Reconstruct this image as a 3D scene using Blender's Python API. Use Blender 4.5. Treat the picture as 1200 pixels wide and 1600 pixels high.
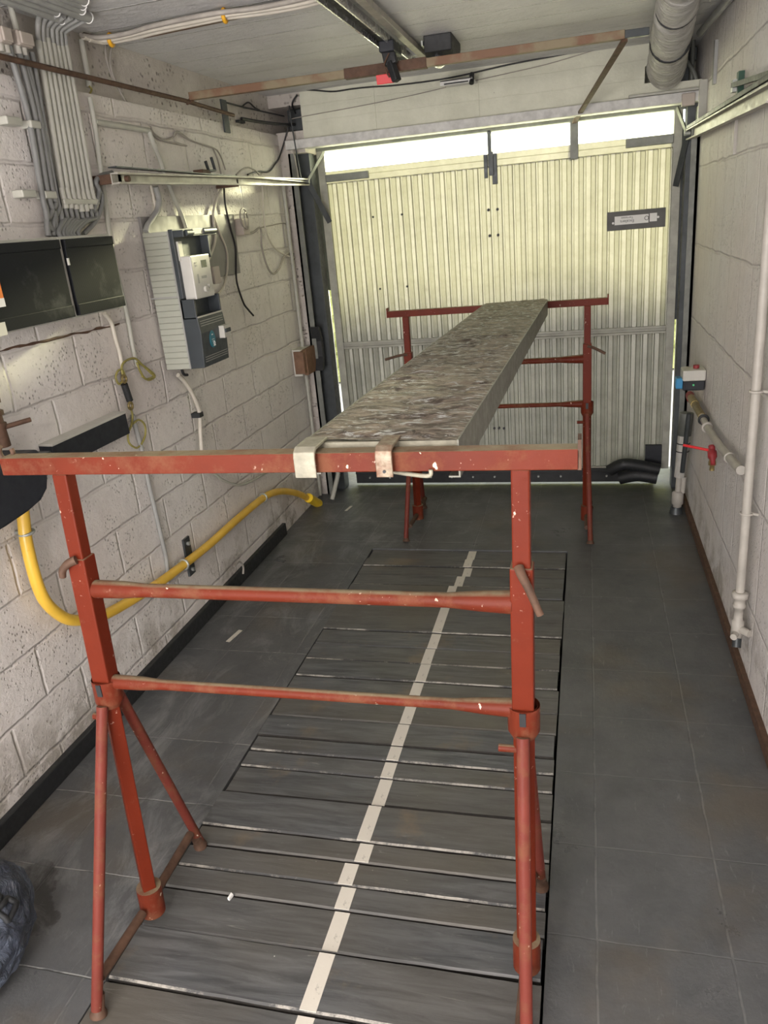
import bpy, bmesh, math, random
from mathutils import Vector, Matrix, noise
PI = math.pi
for o in list(bpy.data.objects): bpy.data.objects.remove(o)
sc = bpy.context.scene
COL = sc.collection
random.seed(7)

# ------------------------------------------------------------ camera
cam_d = bpy.data.cameras.new('camera'); cam = bpy.data.objects.new('camera', cam_d); COL.objects.link(cam)
yaw, pitch, roll = 0.26922623, -0.35377029, -0.09186733
fw = Vector((-math.sin(yaw)*math.cos(pitch), math.cos(yaw)*math.cos(pitch), math.sin(pitch)))
rt = Vector((math.cos(yaw), math.sin(yaw), 0)); up = rt.cross(fw)
r2 = math.cos(roll)*rt + math.sin(roll)*up; u2 = -math.sin(roll)*rt + math.cos(roll)*up
cam.matrix_world = Matrix(((r2.x, u2.x, -fw.x, 0), (r2.y, u2.y, -fw.y, 0), (r2.z, u2.z, -fw.z, 1.6), (0, 0, 0, 1)))
cam_d.sensor_fit = 'HORIZONTAL'; cam_d.sensor_width = 36; cam_d.lens = 36*1219.28/1200
cam_d.clip_start = 0.05
sc.camera = cam

# ------------------------------------------------------------ light
w = bpy.data.worlds.new('sky'); sc.world = w; w.use_nodes = True
w.node_tree.nodes['Background'].inputs[0].default_value = (0.93, 0.97, 1.0, 1)
w.node_tree.nodes['Background'].inputs[1].default_value = 4.6
def lamp(name, kind, loc, target, energy, color=(1, 1, 1), **kw):
    d = bpy.data.lights.new(name, kind); d.energy = energy; d.color = color
    for k, v in kw.items(): setattr(d, k, v)
    o = bpy.data.objects.new(name, d); COL.objects.link(o); o.location = loc
    o.rotation_euler = (Vector(target)-Vector(loc)).to_track_quat('-Z', 'Y').to_euler()
    return o
# low sun outside, shining on the garage door
lamp('sun', 'SUN', (1.6, 12, 3.75), (-0.4, 4.7, 2.2), 42.0, (1.0, 0.94, 0.58), angle=0.10)
# unseen fill lights added behind the camera: a point lamp and an area panel
lamp('rear_point_fill', 'POINT', (-0.40, -0.9, 1.95), (-0.45, 0.6, 0), 75.0, (1.0, 0.91, 0.84), shadow_soft_size=0.10)
lamp('rear_area_fill', 'AREA', (-0.9, -1.6, 1.0), (-0.35, 3.5, 2.05), 125.0, (1.0, 0.96, 0.95), shape='RECTANGLE', size=1.7, size_y=1.8)
sc.view_settings.view_transform = 'Standard'; sc.view_settings.look = 'None'
sc.view_settings.exposure = 0.0; sc.view_settings.gamma = 1.0; sc.view_settings.use_curve_mapping = False

# ------------------------------------------------------------ material helpers
class N:
    def __init__(s, name):
        s.m = bpy.data.materials.new(name); s.m.use_nodes = True; s.t = s.m.node_tree; s.t.nodes.clear()
        s.out = s.n('ShaderNodeOutputMaterial'); s.tc = s.n('ShaderNodeTexCoord')
    def n(s, typ, **kw):
        nd = s.t.nodes.new(typ)
        for k, v in kw.items(): setattr(nd, k, v)
        return nd
    def set(s, sock, v):
        if hasattr(v, 'links'): s.t.links.new(v, sock)
        elif isinstance(v, tuple) and len(v) == 3 and sock.type == 'RGBA': sock.default_value = (*v, 1)
        else: sock.default_value = v
    def co(s, scale=(1, 1, 1), kind='Object', loc=(0, 0, 0)):
        mp = s.n('ShaderNodeMapping'); s.t.links.new(s.tc.outputs[kind], mp.inputs[0])
        mp.inputs['Scale'].default_value = scale; mp.inputs['Location'].default_value = loc
        return mp.outputs[0]
    def noise(s, scale, detail=6, rough=.6, vec=None, dist=0):
        nd = s.n('ShaderNodeTexNoise'); s.set(nd.inputs['Scale'], scale); s.set(nd.inputs['Detail'], detail)
        s.set(nd.inputs['Roughness'], rough); s.set(nd.inputs['Distortion'], dist)
        s.set(nd.inputs['Vector'], vec if vec is not None else s.tc.outputs['Object']); return nd.outputs['Fac']
    def voro(s, scale, vec=None, feature='F1'):
        nd = s.n('ShaderNodeTexVoronoi', feature=feature); s.set(nd.inputs['Scale'], scale)
        s.set(nd.inputs['Vector'], vec if vec is not None else s.tc.outputs['Object']); return nd.outputs['Distance']
    def ramp(s, f, a, b, c0=0.0, c1=1.0):
        nd = s.n('ShaderNodeMapRange'); nd.clamp = True
        for i, v in enumerate((f, a, b, c0, c1)): s.set(nd.inputs[i], v)
        return nd.outputs[0]
    def mix(s, f, a, b):
        nd = s.n('ShaderNodeMix', data_type='RGBA'); s.set(nd.inputs[0], f); s.set(nd.inputs[6], a); s.set(nd.inputs[7], b); return nd.outputs[2]
    def math(s, op, a, b=0.0, c=0.0):
        nd = s.n('ShaderNodeMath', operation=op); s.set(nd.inputs[0], a); s.set(nd.inputs[1], b); s.set(nd.inputs[2], c); return nd.outputs[0]
    def xyz(s, v):
        nd = s.n('ShaderNodeSeparateXYZ'); s.set(nd.inputs[0], v); return nd.outputs
    def comb(s, x, y, z):
        nd = s.n('ShaderNodeCombineXYZ')
        for i, v in enumerate((x, y, z)): s.set(nd.inputs[i], v)
        return nd.outputs[0]
    def bump(s, h, strength=.5, dist=.01, normal=None):
        nd = s.n('ShaderNodeBump'); s.set(nd.inputs['Strength'], strength); s.set(nd.inputs['Distance'], dist); s.set(nd.inputs['Height'], h)
        if normal is not None: s.set(nd.inputs['Normal'], normal)
        return nd.outputs[0]
    def bsdf(s, color, rough=.6, metal=0.0, normal=None, **kw):
        b = s.n('ShaderNodeBsdfPrincipled'); s.set(b.inputs['Base Color'], color); s.set(b.inputs['Roughness'], rough); s.set(b.inputs['Metallic'], metal)
        if normal is not None: s.set(b.inputs['Normal'], normal)
        for k, v in kw.items(): s.set(b.inputs[k.replace('_', ' ')], v)
        s.t.links.new(b.outputs[0], s.out.inputs[0]); return b

def simple(name, col, rough=.5, metal=0.0, var=.25, scale=14, bumpd=.0006, dirt=None):
    s = N(name); f = s.ramp(s.noise(scale), .3, .7)
    dark = tuple(c*(1-var) for c in col) if dirt is None else dirt
    c = s.mix(f, dark, col)
    s.bsdf(c, s.ramp(s.noise(scale*3), .3, .7, max(.05, rough-.12), min(1, rough+.12)), metal, s.bump(s.noise(scale*5), .5, bumpd)); return s.m

def block_mat(name, rowh, bw, offset, sy, sz, base, tint, pits=1.0, axis='Y'):
    s = N(name); x, y, z = s.xyz(s.tc.outputs['Object'])
    u = y if axis == 'Y' else x
    wob = s.math('MULTIPLY', s.math('SUBTRACT', s.noise(5, 3), .5), .025)
    v = s.comb(s.math('ADD', s.math('ADD', u, sy), wob), s.math('ADD', s.math('ADD', z, sz), wob), 0.0)
    br = s.n('ShaderNodeTexBrick'); s.set(br.inputs['Vector'], v); br.offset = offset; br.squash = 1
    s.set(br.inputs['Scale'], 1.0); s.set(br.inputs['Brick Width'], bw); s.set(br.inputs['Row Height'], rowh)
    s.set(br.inputs['Mortar Size'], .009); s.set(br.inputs['Mortar Smooth'], .9); s.set(br.inputs['Bias'], 0.0)
    s.set(br.inputs['Color1'], (.45, .45, .45)); s.set(br.inputs['Color2'], (.55, .55, .55))
    mort = br.outputs['Fac']
    big = s.noise(1.7, 4); fine = s.noise(60, 8, .7); mid = s.noise(18, 6, .65)
    pit = s.ramp(s.voro(85, s.co((1, 1, .8))), .10, .30)           # 0 in pits
    pmask = s.ramp(s.noise(6, 6, .75), .46, .60)
    pitd = s.math('MULTIPLY', s.math('SUBTRACT', 1.0, pit), pmask)
    col = s.mix(s.ramp(big, .35, .65), base, tint)
    col = s.mix(s.math('MULTIPLY', s.ramp(mid, .45, .75), .35), col, tuple(c*.72 for c in base))
    col = s.mix(s.math('MULTIPLY', mort, .15), col, tuple(c*.6 for c in base))
    col = s.mix(s.math('MULTIPLY', pitd, .75*pits), col, (.17, .15, .135))
    crk = s.ramp(s.noise(4.5, 9, .75, None, 1.2), .485, .5); crk2 = s.ramp(s.noise(4.5, 9, .75, None, 1.2), .5, .515)
    # flaking damp patches near the floor
    low = s.math('MULTIPLY', s.ramp(z, .32, .02), s.ramp(s.noise(7, 7, .7), .47, .60))
    col = s.mix(s.math('MULTIPLY', low, .8), col, (.22, .19, .14))
    h = s.math('ADD', s.math('MULTIPLY', mort, -.5), s.math('ADD', s.math('MULTIPLY', fine, .28), s.math('MULTIPLY', mid, .55)))
    h = s.math('ADD', h, s.math('MULTIPLY', pitd, -.55)); h = s.math('ADD', h, s.math('MULTIPLY', low, -.6))
    s.bsdf(col, .62, 0.0, s.bump(h, .85, .012)); return s.m

M = {}
M['wall_left'] = block_mat('white_painted_block', .175, .35, .5, -.035, -.115+.175*4, (.66, .615, .58), (.73, .705, .68))
M['wall_right'] = block_mat('white_painted_tall_block', .36, .23, .0, .05, .08, (.68, .635, .605), (.68, .665, .66), .5)
def render_mat():
    s = N('rough_pitted_render'); pm = s.ramp(s.noise(3.5, 6, .75), .47, .58); pt = s.ramp(s.voro(38, s.co((1, 1, 1.3))), .12, .34)
    d = s.math('MULTIPLY', s.math('SUBTRACT', 1.0, pt), pm); f = s.noise(26, 8, .7)
    col = s.mix(s.ramp(s.noise(4, 5), .35, .65), (.50, .46, .42), (.64, .60, .56)); col = s.mix(s.math('MULTIPLY', d, .7), col, (.16, .13, .11))
    s.bsdf(col, .65, 0.0, s.bump(s.math('ADD', s.math('MULTIPLY', d, -.8), f), .9, .014)); return s.m
M['render'] = render_mat()
def header_mat():
    s = N('cream_board_marked_concrete'); x, y, z = s.xyz(s.tc.outputs['Object']); wob = s.math('MULTIPLY', s.math('SUBTRACT', s.noise(7, 5), .5), .02)
    ln = s.ramp(s.math('PINGPONG', s.math('ADD', s.math('ADD', z, .01), wob), .04), 0, .003, 1.0, 0.0)
    col = s.mix(s.ramp(s.noise(5, 6, .7), .35, .68), (.58, .585, .475), (.70, .705, .585)); chip = s.ramp(s.voro(14), .03, .06, 1.0, 0.0)
    col = s.mix(s.math('MULTIPLY', chip, s.ramp(s.noise(6), .5, .6)), col, (.22, .2, .16))
    s.bsdf(col, .5, 0.0, s.bump(s.math('ADD', s.math('MULTIPLY', ln, -.25), s.noise(24, 7, .7)), .7, .005)); return s.m
M['header'] = header_mat()
M['white_strip'] = simple('flaking_white_board', (.72, .72, .70), .6, 0, .35, 22, .002)

def ceiling_mat():
    s = N('white_painted_slabs'); x, y, z = s.xyz(s.tc.outputs['Object'])
    wob = s.math('MULTIPLY', s.math('SUBTRACT', s.noise(9, 6, .7), .5), .03)
    t = s.math('PINGPONG', s.math('ADD', s.math('ADD', y, s.math('MULTIPLY', x, .03)), wob), .105)   # seams every 0.30 m
    seam = s.ramp(t, .002, .007, 1.0, 0.0); sh = s.ramp(s.math('PINGPONG', s.math('ADD', s.math('ADD', s.math('ADD', y, s.math('MULTIPLY', x, .03)), wob), .011), .105), .001, .006, 1.0, 0.0)
    col = s.mix(s.ramp(s.noise(2.2, 5), .35, .65), (.62, .62, .62), (.76, .76, .76))
    col = s.mix(s.math('MULTIPLY', seam, s.ramp(s.noise(12, 4), .40, .55)), col, (.95, .95, .92))
    col = s.mix(s.math('MULTIPLY', sh, .35), col, (.42, .42, .41))
    fl = s.ramp(s.noise(45, 4), .66, .72); col = s.mix(s.math('MULTIPLY', fl, .5), col, (.7, .7, .68))
    h = s.math('ADD', s.math('MULTIPLY', seam, 1.2), s.math('MULTIPLY', s.noise(26, 7), .6))
    s.bsdf(col, .5, 0.0, s.bump(h, 1.0, .012)); return s.m
M['ceiling'] = ceiling_mat()

def floor_mat():
    s = N('grey_painted_floor_tiles'); x, y, z = s.xyz(s.tc.outputs['Object'])
    wob = s.math('MULTIPLY', s.math('SUBTRACT', s.noise(6, 4), .5), .012)
    def seam(c, off, wd):
        t = s.math('PINGPONG', s.math('ADD', s.math('ADD', c, off), wob), .146)
        return s.ramp(t, wd*.4, wd, 1.0, 0.0)
    sy_ = seam(y, -1.40, .0028); sx_ = seam(x, -.03, .0035)
    left = s.ramp(x, -.62, -.58, 1.0, 0.0)
    sm = s.math('MAXIMUM', s.math('MULTIPLY', sy_, s.ramp(left, 0, 1, .22, 1.0)), s.math('MULTIPLY', sx_, .30))
    big = s.ramp(s.noise(1.6, 5, .65), .35, .65); mid = s.ramp(s.noise(9, 8, .7), .40, .68)
    col = s.mix(big, (.060, .064, .068), (.094, .097, .099))
    col = s.mix(s.math('MULTIPLY', mid, .5), col, (.125, .128, .13))
    brown = s.math('MULTIPLY', s.ramp(s.noise(2.1, 4, .6, s.co((1, 1, 1), loc=(5, 3, 0))), .52, .68), .55)
    col = s.mix(brown, col, (.105, .085, .06))
    speck = s.ramp(s.voro(16), .03, .05, 1.0, 0.0)
    sm_gate = s.ramp(s.noise(14, 5), .42, .55)
    col = s.mix(s.math('MULTIPLY', sm, s.math('MULTIPLY', sm_gate, .55)), col, (.36, .36, .34))
    col = s.mix(s.math('MULTIPLY', speck, s.ramp(s.noise(3), .55, .65)), col, (.5, .48, .44))
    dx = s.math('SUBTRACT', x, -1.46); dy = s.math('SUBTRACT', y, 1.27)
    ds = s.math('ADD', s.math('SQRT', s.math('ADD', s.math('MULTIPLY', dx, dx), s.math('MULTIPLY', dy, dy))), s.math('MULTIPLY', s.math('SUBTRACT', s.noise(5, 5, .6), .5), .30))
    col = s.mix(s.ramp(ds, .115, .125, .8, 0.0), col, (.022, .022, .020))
    pale = s.math('MULTIPLY', s.ramp(s.noise(3.2, 7, .75, s.co((1.3, .7, 1)), 1.0), .50, .66), left)  # pale patches painted on the left tiles in place of glossy door sheen
    col = s.mix(s.math('MULTIPLY', pale, .55), col, (.24, .245, .245))
    scr = s.ramp(s.noise(40, 6, .7, s.co((1, .25, 1)), 1.0), .62, .70)
    col = s.mix(s.math('MULTIPLY', scr, .25), col, (.3, .3, .3))
    h = s.math('ADD', s.math('MULTIPLY', sm, -.7), s.math('MULTIPLY', s.noise(22, 8, .7), .6))
    s.bsdf(col, s.ramp(s.noise(5, 6), .3, .7, .26, .55), 0.0, s.bump(h, .6, .006)); return s.m
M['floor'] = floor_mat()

def plank_mat():
    s = N('grey_painted_plank'); oi = s.n('ShaderNodeObjectInfo'); rnd = oi.outputs['Random']
    x, y, z = s.xyz(s.tc.outputs['Object'])
    v = s.comb(s.math('ADD', x, s.math('MULTIPLY', rnd, 37.0)), s.math('ADD', y, s.math('MULTIPLY', rnd, 11.0)), z)
    mp = s.n('ShaderNodeMapping'); s.set(mp.inputs[0], v); mp.inputs['Scale'].default_value = (1.0, 9, 9)
    grain = s.noise(5, 8, .65, mp.outputs[0], .6)
    wr = s.noise(3.2, 6, .65, v)
    col = s.mix(s.ramp(grain, .36, .64), (.050, .054, .058), (.120, .125, .129))
    col = s.mix(s.ramp(s.noise(1.3, 3, .5, v), .35, .65, 0, .75), col, (.098, .088, .070))
    bare = s.math('MULTIPLY', s.ramp(wr, .57, .68), .6); col = s.mix(bare, col, (.17, .13, .085))
    scuff = s.math('MULTIPLY', s.ramp(s.noise(7, 9, .78, mp.outputs[0], 1.2), .60, .70), .5); col = s.mix(scuff, col, (.33, .32, .29))
    sp = s.ramp(s.voro(17, v), .02, .035, 1.0, 0.0); col = s.mix(s.math('MULTIPLY', sp, s.ramp(s.noise(5, 2, .5, v), .5, .6)), col, (.55, .53, .48))
    s.bsdf(col, s.ramp(s.noise(8, 5, .6, v), .3, .7, .32, .55), 0.0, s.bump(s.math('ADD', grain, s.math('MULTIPLY', s.noise(30, 6, .6, v), .3)), .40, .003)); return s.m
M['plank'] = plank_mat()
M['plank_side'] = simple('dirty_dark_plank_side', (.022, .019, .016), .8, 0, .4, 20, .001)
M['plank_edge'] = (lambda s: (s.bsdf(s.mix(s.ramp(s.noise(6, 8, .8), .48, .60), (.045, .046, .046), (.30, .285, .25)), .5, 0.0, s.bump(s.noise(40), .4, .001)), s.m)[1])(N('worn_plank_edge'))

def red_mat(name, base, rust_amt, splat):
    s = N(name); v = s.tc.outputs['Object']
    r = s.ramp(s.noise(13, 8, .72), .62-rust_amt, .72-rust_amt*.6)
    col = s.mix(s.ramp(s.noise(5, 4), .35, .65), base, tuple(c*.78 for c in base))
    col = s.mix(s.math('MULTIPLY', r, .8), col, (.16, .065, .035))
    nv = s.n('ShaderNodeTexNoise'); s.set(nv.inputs['Vector'], v); s.set(nv.inputs['Scale'], 45.0)
    va = s.n('ShaderNodeVectorMath', operation='MULTIPLY_ADD'); s.set(va.inputs[0], nv.outputs['Color']); va.inputs[1].default_value = (.045, .045, .045); s.set(va.inputs[2], v)
    sp = s.ramp(s.voro(30, va.outputs[0]), .11, .13, 1.0, 0.0)
    col = s.mix(s.math('MULTIPLY', sp, s.ramp(s.noise(11, 3), splat, splat+.05)), col, (.62, .54, .42))
    sp2 = s.ramp(s.noise(90, 4), .66, .70)
    col = s.mix(s.math('MULTIPLY', sp2, s.ramp(s.noise(8, 3), .5, .6)), col, (.62, .45, .36))
    g_ = s.n('ShaderNodeNewGeometry'); upf = s.ramp(s.xyz(g_.outputs['Normal'])[2], .75, .95)
    col = s.mix(s.math('MULTIPLY', upf, s.ramp(s.noise(16, 6, .7), .35, .55, .45, .95)), col, (.20, .165, .105))
    s.bsdf(col, s.ramp(r, 0, 1, .42, .75), 0.0, s.bump(s.math('ADD', s.math('MULTIPLY', r, -.3), s.noise(50, 5)), .5, .0012), Specular_IOR_Level=.12); return s.m
M['red'] = red_mat('red_trestle_paint', (.140, .021, .009), .04, .60)
M['red_worn'] = red_mat('worn_red_paint_with_rust', (.140, .025, .012), .14, .56)
M['red_leg'] = red_mat('scuffed_red_leg_paint', (.16, .037, .027), .13, .52)
M['rust'] = simple('brown_rusty_steel', (.125, .068, .042), .7, .2, .5, 25, .001)
M['rust_bar'] = (lambda s: (s.bsdf(s.mix(s.ramp(s.noise(4, 5), .45, .55), (.22, .18, .11), (.17, .09, .05)), .6, .1, s.bump(s.noise(40), .4, .001)), s.m)[1])(N('rusty_olive_painted_steel'))

def cement_mat():
    s = N('cement_crusted_steel'); v = s.co((3.4, 8, 3.4)); a = s.noise(3.2, 9, .68, v, 2.2); b = s.noise(11, 6, .7)
    col = s.mix(s.ramp(a, .42, .58), (.075, .058, .042), (.27, .225, .175))
    col = s.mix(s.ramp(s.noise(3.4, 7, .68, s.co((4, 13, 4), loc=(3, 1, 0)), 2.4), .555, .60), col, (.50, .51, .49))
    col = s.mix(s.math('MULTIPLY', s.ramp(b, .6, .7), .5), col, (.42, .33, .19))
    s.bsdf(col, .55, 0.0, s.bump(s.math('ADD', a, s.math('MULTIPLY', b, .5)), 1.0, .012)); return s.m
M['cement'] = cement_mat()
M['galv'] = simple('galvanised_steel', (.46, .48, .45), .42, .55, .35, 20, .0008)
M['rail_side'] = simple('olive_grey_steel', (.20, .20, .165), .5, .2, .3, 14, .001)
M['hook_rusty'] = simple('rust_spotted_hook', (.30, .27, .20), .5, .35, .5, 45, .001, dirt=(.14, .065, .035))
M['galv_dirty'] = simple('dirty_pale_steel', (.34, .325, .25), .55, .2, .45, 30, .0015)
M['steel_rail'] = simple('pale_steel_track', (.44, .42, .37), .5, .3, .3, 16, .0006)
M['rail_bright'] = simple('bright_aluminium_track', (.72, .73, .75), .25, .8, .15, 10, .0003)
M['dark_steel'] = simple('dark_grey_steel', (.075, .085, .09), .45, .4, .4, 12, .0008)
M['mid_steel'] = simple('grey_primed_steel', (.22, .23, .21), .5, .3, .35, 16, .0008)
M['black'] = simple('black_rubber', (.018, .02, .022), .55, 0, .3, 20, .0006)
M['black_cable'] = simple('black_cable_sheath', (.015, .015, .017), .45, 0, .2, 20, .0002)
M['black_gloss'] = simple('black_plastic', (.014, .017, .024), .6, 0, .3, 12, .0003)
M['conduit'] = simple('pale_grey_conduit', (.46, .46, .405), .45, 0, .18, 10, .0004)
M['conduit_grey'] = simple('mid_grey_conduit', (.36, .365, .35), .5, 0, .25, 10, .0004)
M['conduit_dark'] = simple('dark_grey_cable_sheath', (.20, .205, .20), .5, 0, .25, 10, .0004)
M['white_plastic'] = simple('off_white_plastic', (.55, .54, .49), .4, 0, .12, 10, .0003)
M['pink_plastic'] = simple('dusty_beige_plastic', (.50, .44, .39), .55, 0, .18, 12, .0006)
M['white_cable'] = simple('white_cable_sheath', (.62, .58, .50), .45, 0, .15, 12, .0002)
M['grey_wire'] = simple('grey_painted_wire', (.40, .37, .33), .6, 0, .3, 20, .0003)
M['painted_pipe'] = simple('white_painted_pipe', (.46, .435, .39), .5, 0, .22, 14, .001)
M['yellow'] = simple('yellow_gas_pipe', (.80, .50, .06), .38, 0, .2, 8, .0004)
M['yellow_bright'] = simple('bright_yellow_cap', (.85, .58, .03), .4, 0, .1, 8, .0004)
M['tape'] = simple('orange_tape', (.80, .42, .02), .4, 0, .1, 20, .0003)
M['earth'] = simple('yellow_green_earth_wire', (.34, .30, .08), .45, 0, .4, 40, .0002)
M['brass'] = simple('aged_brass', (.36, .28, .12), .4, .6, .3, 20, .0005)
M['red_plastic'] = simple('red_plastic', (.65, .03, .035), .35, 0, .1, 10, .0002)
M['red_tap'] = simple('dull_red_tap_paint', (.30, .03, .035), .45, 0, .3, 20, .0004)
M['blue_plastic'] = simple('blue_plastic', (.03, .25, .50), .4, 0, .1, 10, .0002)
M['cream_board'] = simple('grey_meter_board', (.235, .225, .22), .6, 0, .3, 6, .0008)
M['meter_side'] = (lambda s: (s.bsdf(s.mix(s.ramp(s.noise(6), .3, .7), (.36, .375, .32), (.42, .43, .37)), .5, 0.0,
     s.bump(s.ramp(s.math('PINGPONG', s.xyz(s.tc.outputs['Object'])[2], .0115), 0, .0022), .8, .003)), s.m)[1])(N('ribbed_sage_plastic'))
M['meter_dark'] = simple('slate_grey_plastic', (.042, .052, .060), .45, 0, .2, 10, .0003)
M['meter_body'] = simple('light_grey_meter_plastic', (.60, .59, .55), .4, 0, .12, 14, .0003)
M['lcd'] = simple('grey_green_display', (.14, .16, .12), .2, 0, .1, 14, .0001)
M['teal'] = simple('teal_sticker', (.015, .16, .22), .4, 0, .1, 14, .0001)
M['white'] = simple('white_print', (.78, .78, .76), .5, 0, .05, 14, .0001)
M['ink'] = simple('dark_print', (.06, .06, .065), .6, 0, .1, 14, .0001)
M['orange'] = simple('orange_print', (.80, .22, .03), .5, 0, .05, 14, .0001)
M['sign_grey'] = simple('dark_grey_plate', (.115, .115, .11), .6, 0, .15, 14, .0002)
M['stripe'] = (lambda s: (s.bsdf(s.mix(s.ramp(s.noise(22, 7, .7), .60, .70), (.60, .57, .50), (.22, .21, .19)), .6, 0.0, s.bump(s.noise(60), .5, .001)), s.m)[1])(N('worn_white_line_paint'))
def smoked_mat():
    s = N('smoked_ribbed_cover'); x, y, z = s.xyz(s.tc.outputs['Object'])
    t = s.ramp(s.math('PINGPONG', y, .0025), .0006, .0018)
    col = s.mix(t, (.010, .011, .013), (.018, .020, .022)); sm = s.ramp(s.noise(5, 7, .7, s.co((1, 1, 1), loc=(2, 2, 2))), .55, .75)
    col = s.mix(s.math('MULTIPLY', sm, .6), col, (.075, .078, .08))
    s.bsdf(col, s.ramp(sm, 0, 1, .35, .6), 0.0, s.bump(t, .08, .0004), Specular_IOR_Level=.05); return s.m
M['smoked'] = smoked_mat()
def duct_mat():
    s = N('crumpled_white_wrap'); v = s.co((4, 22, 4)); a = s.noise(2.6, 8, .7, v, 1.2)
    s.bsdf(s.mix(s.ramp(a, .3, .65), (.42, .41, .37), (.66, .65, .61)), .5, 0.0, s.bump(a, .9, .02)); return s.m
M['duct'] = duct_mat()
def door_mat():
    s = N('aged_translucent_door_sheet'); f = s.ramp(s.noise(5, 6, .65), .35, .68)
    dirt = s.math('MULTIPLY', s.ramp(s.noise(26, 7, .7), .56, .72), .35)
    col = s.mix(f, (.20, .197, .175), (.32, .313, .27)); col = s.mix(dirt, col, (.15, .14, .11))
    b = s.bsdf(col, .42, 0.35, s.bump(s.noise(8, 4), .3, .003))
    t = s.n('ShaderNodeBsdfTranslucent'); s.set(t.inputs[0], s.mix(dirt, (.85, .84, .66), (.4, .38, .28)))
    mx = s.n('ShaderNodeMixShader'); mx.inputs[0].default_value = .042
    s.t.links.new(b.outputs[0], mx.inputs[1]); s.t.links.new(t.outputs[0], mx.inputs[2]); s.t.links.new(mx.outputs[0], s.out.inputs[0]); return s.m
M['door'] = door_mat()
M['door_frame'] = simple('aged_cream_door_frame', (.40, .40, .34), .45, .1, .3, 16, .0008)
def glass_mat():
    s = N('frosted_glazing'); t = s.n('ShaderNodeBsdfTranslucent'); t.inputs[0].default_value = (.93, .96, .93, 1)
    p = s.n('ShaderNodeBsdfTransparent'); p.inputs[0].default_value = (.97, .98, .97, 1)
    mx = s.n('ShaderNodeMixShader'); mx.inputs[0].default_value = .55
    s.t.links.new(t.outputs[0], mx.inputs[1]); s.t.links.new(p.outputs[0], mx.inputs[2]); s.t.links.new(mx.outputs[0], s.out.inputs[0]); return s.m
M['glass'] = glass_mat()
M['leaf'] = simple('yellow_green_hedge', (.40, .42, .16), .6, 0, .45, 30, .004)
M['paving'] = simple('pale_paving', (.52, .50, .46), .8, 0, .2, 6, .002)
M['bag'] = (lambda s: (s.bsdf(s.mix(s.ramp(s.noise(6, 4), .4, .6), (.035, .042, .06), (.10, .12, .16)), .28, 0.0, s.bump(s.noise(14, 5, .6, None, 2.0), .9, .02)), s.m)[1])(N('slate_blue_shiny_plastic'))
M['foam'] = simple('brown_wood_block', (.22, .12, .07), .7, 0, .4, 20, .001)

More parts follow.
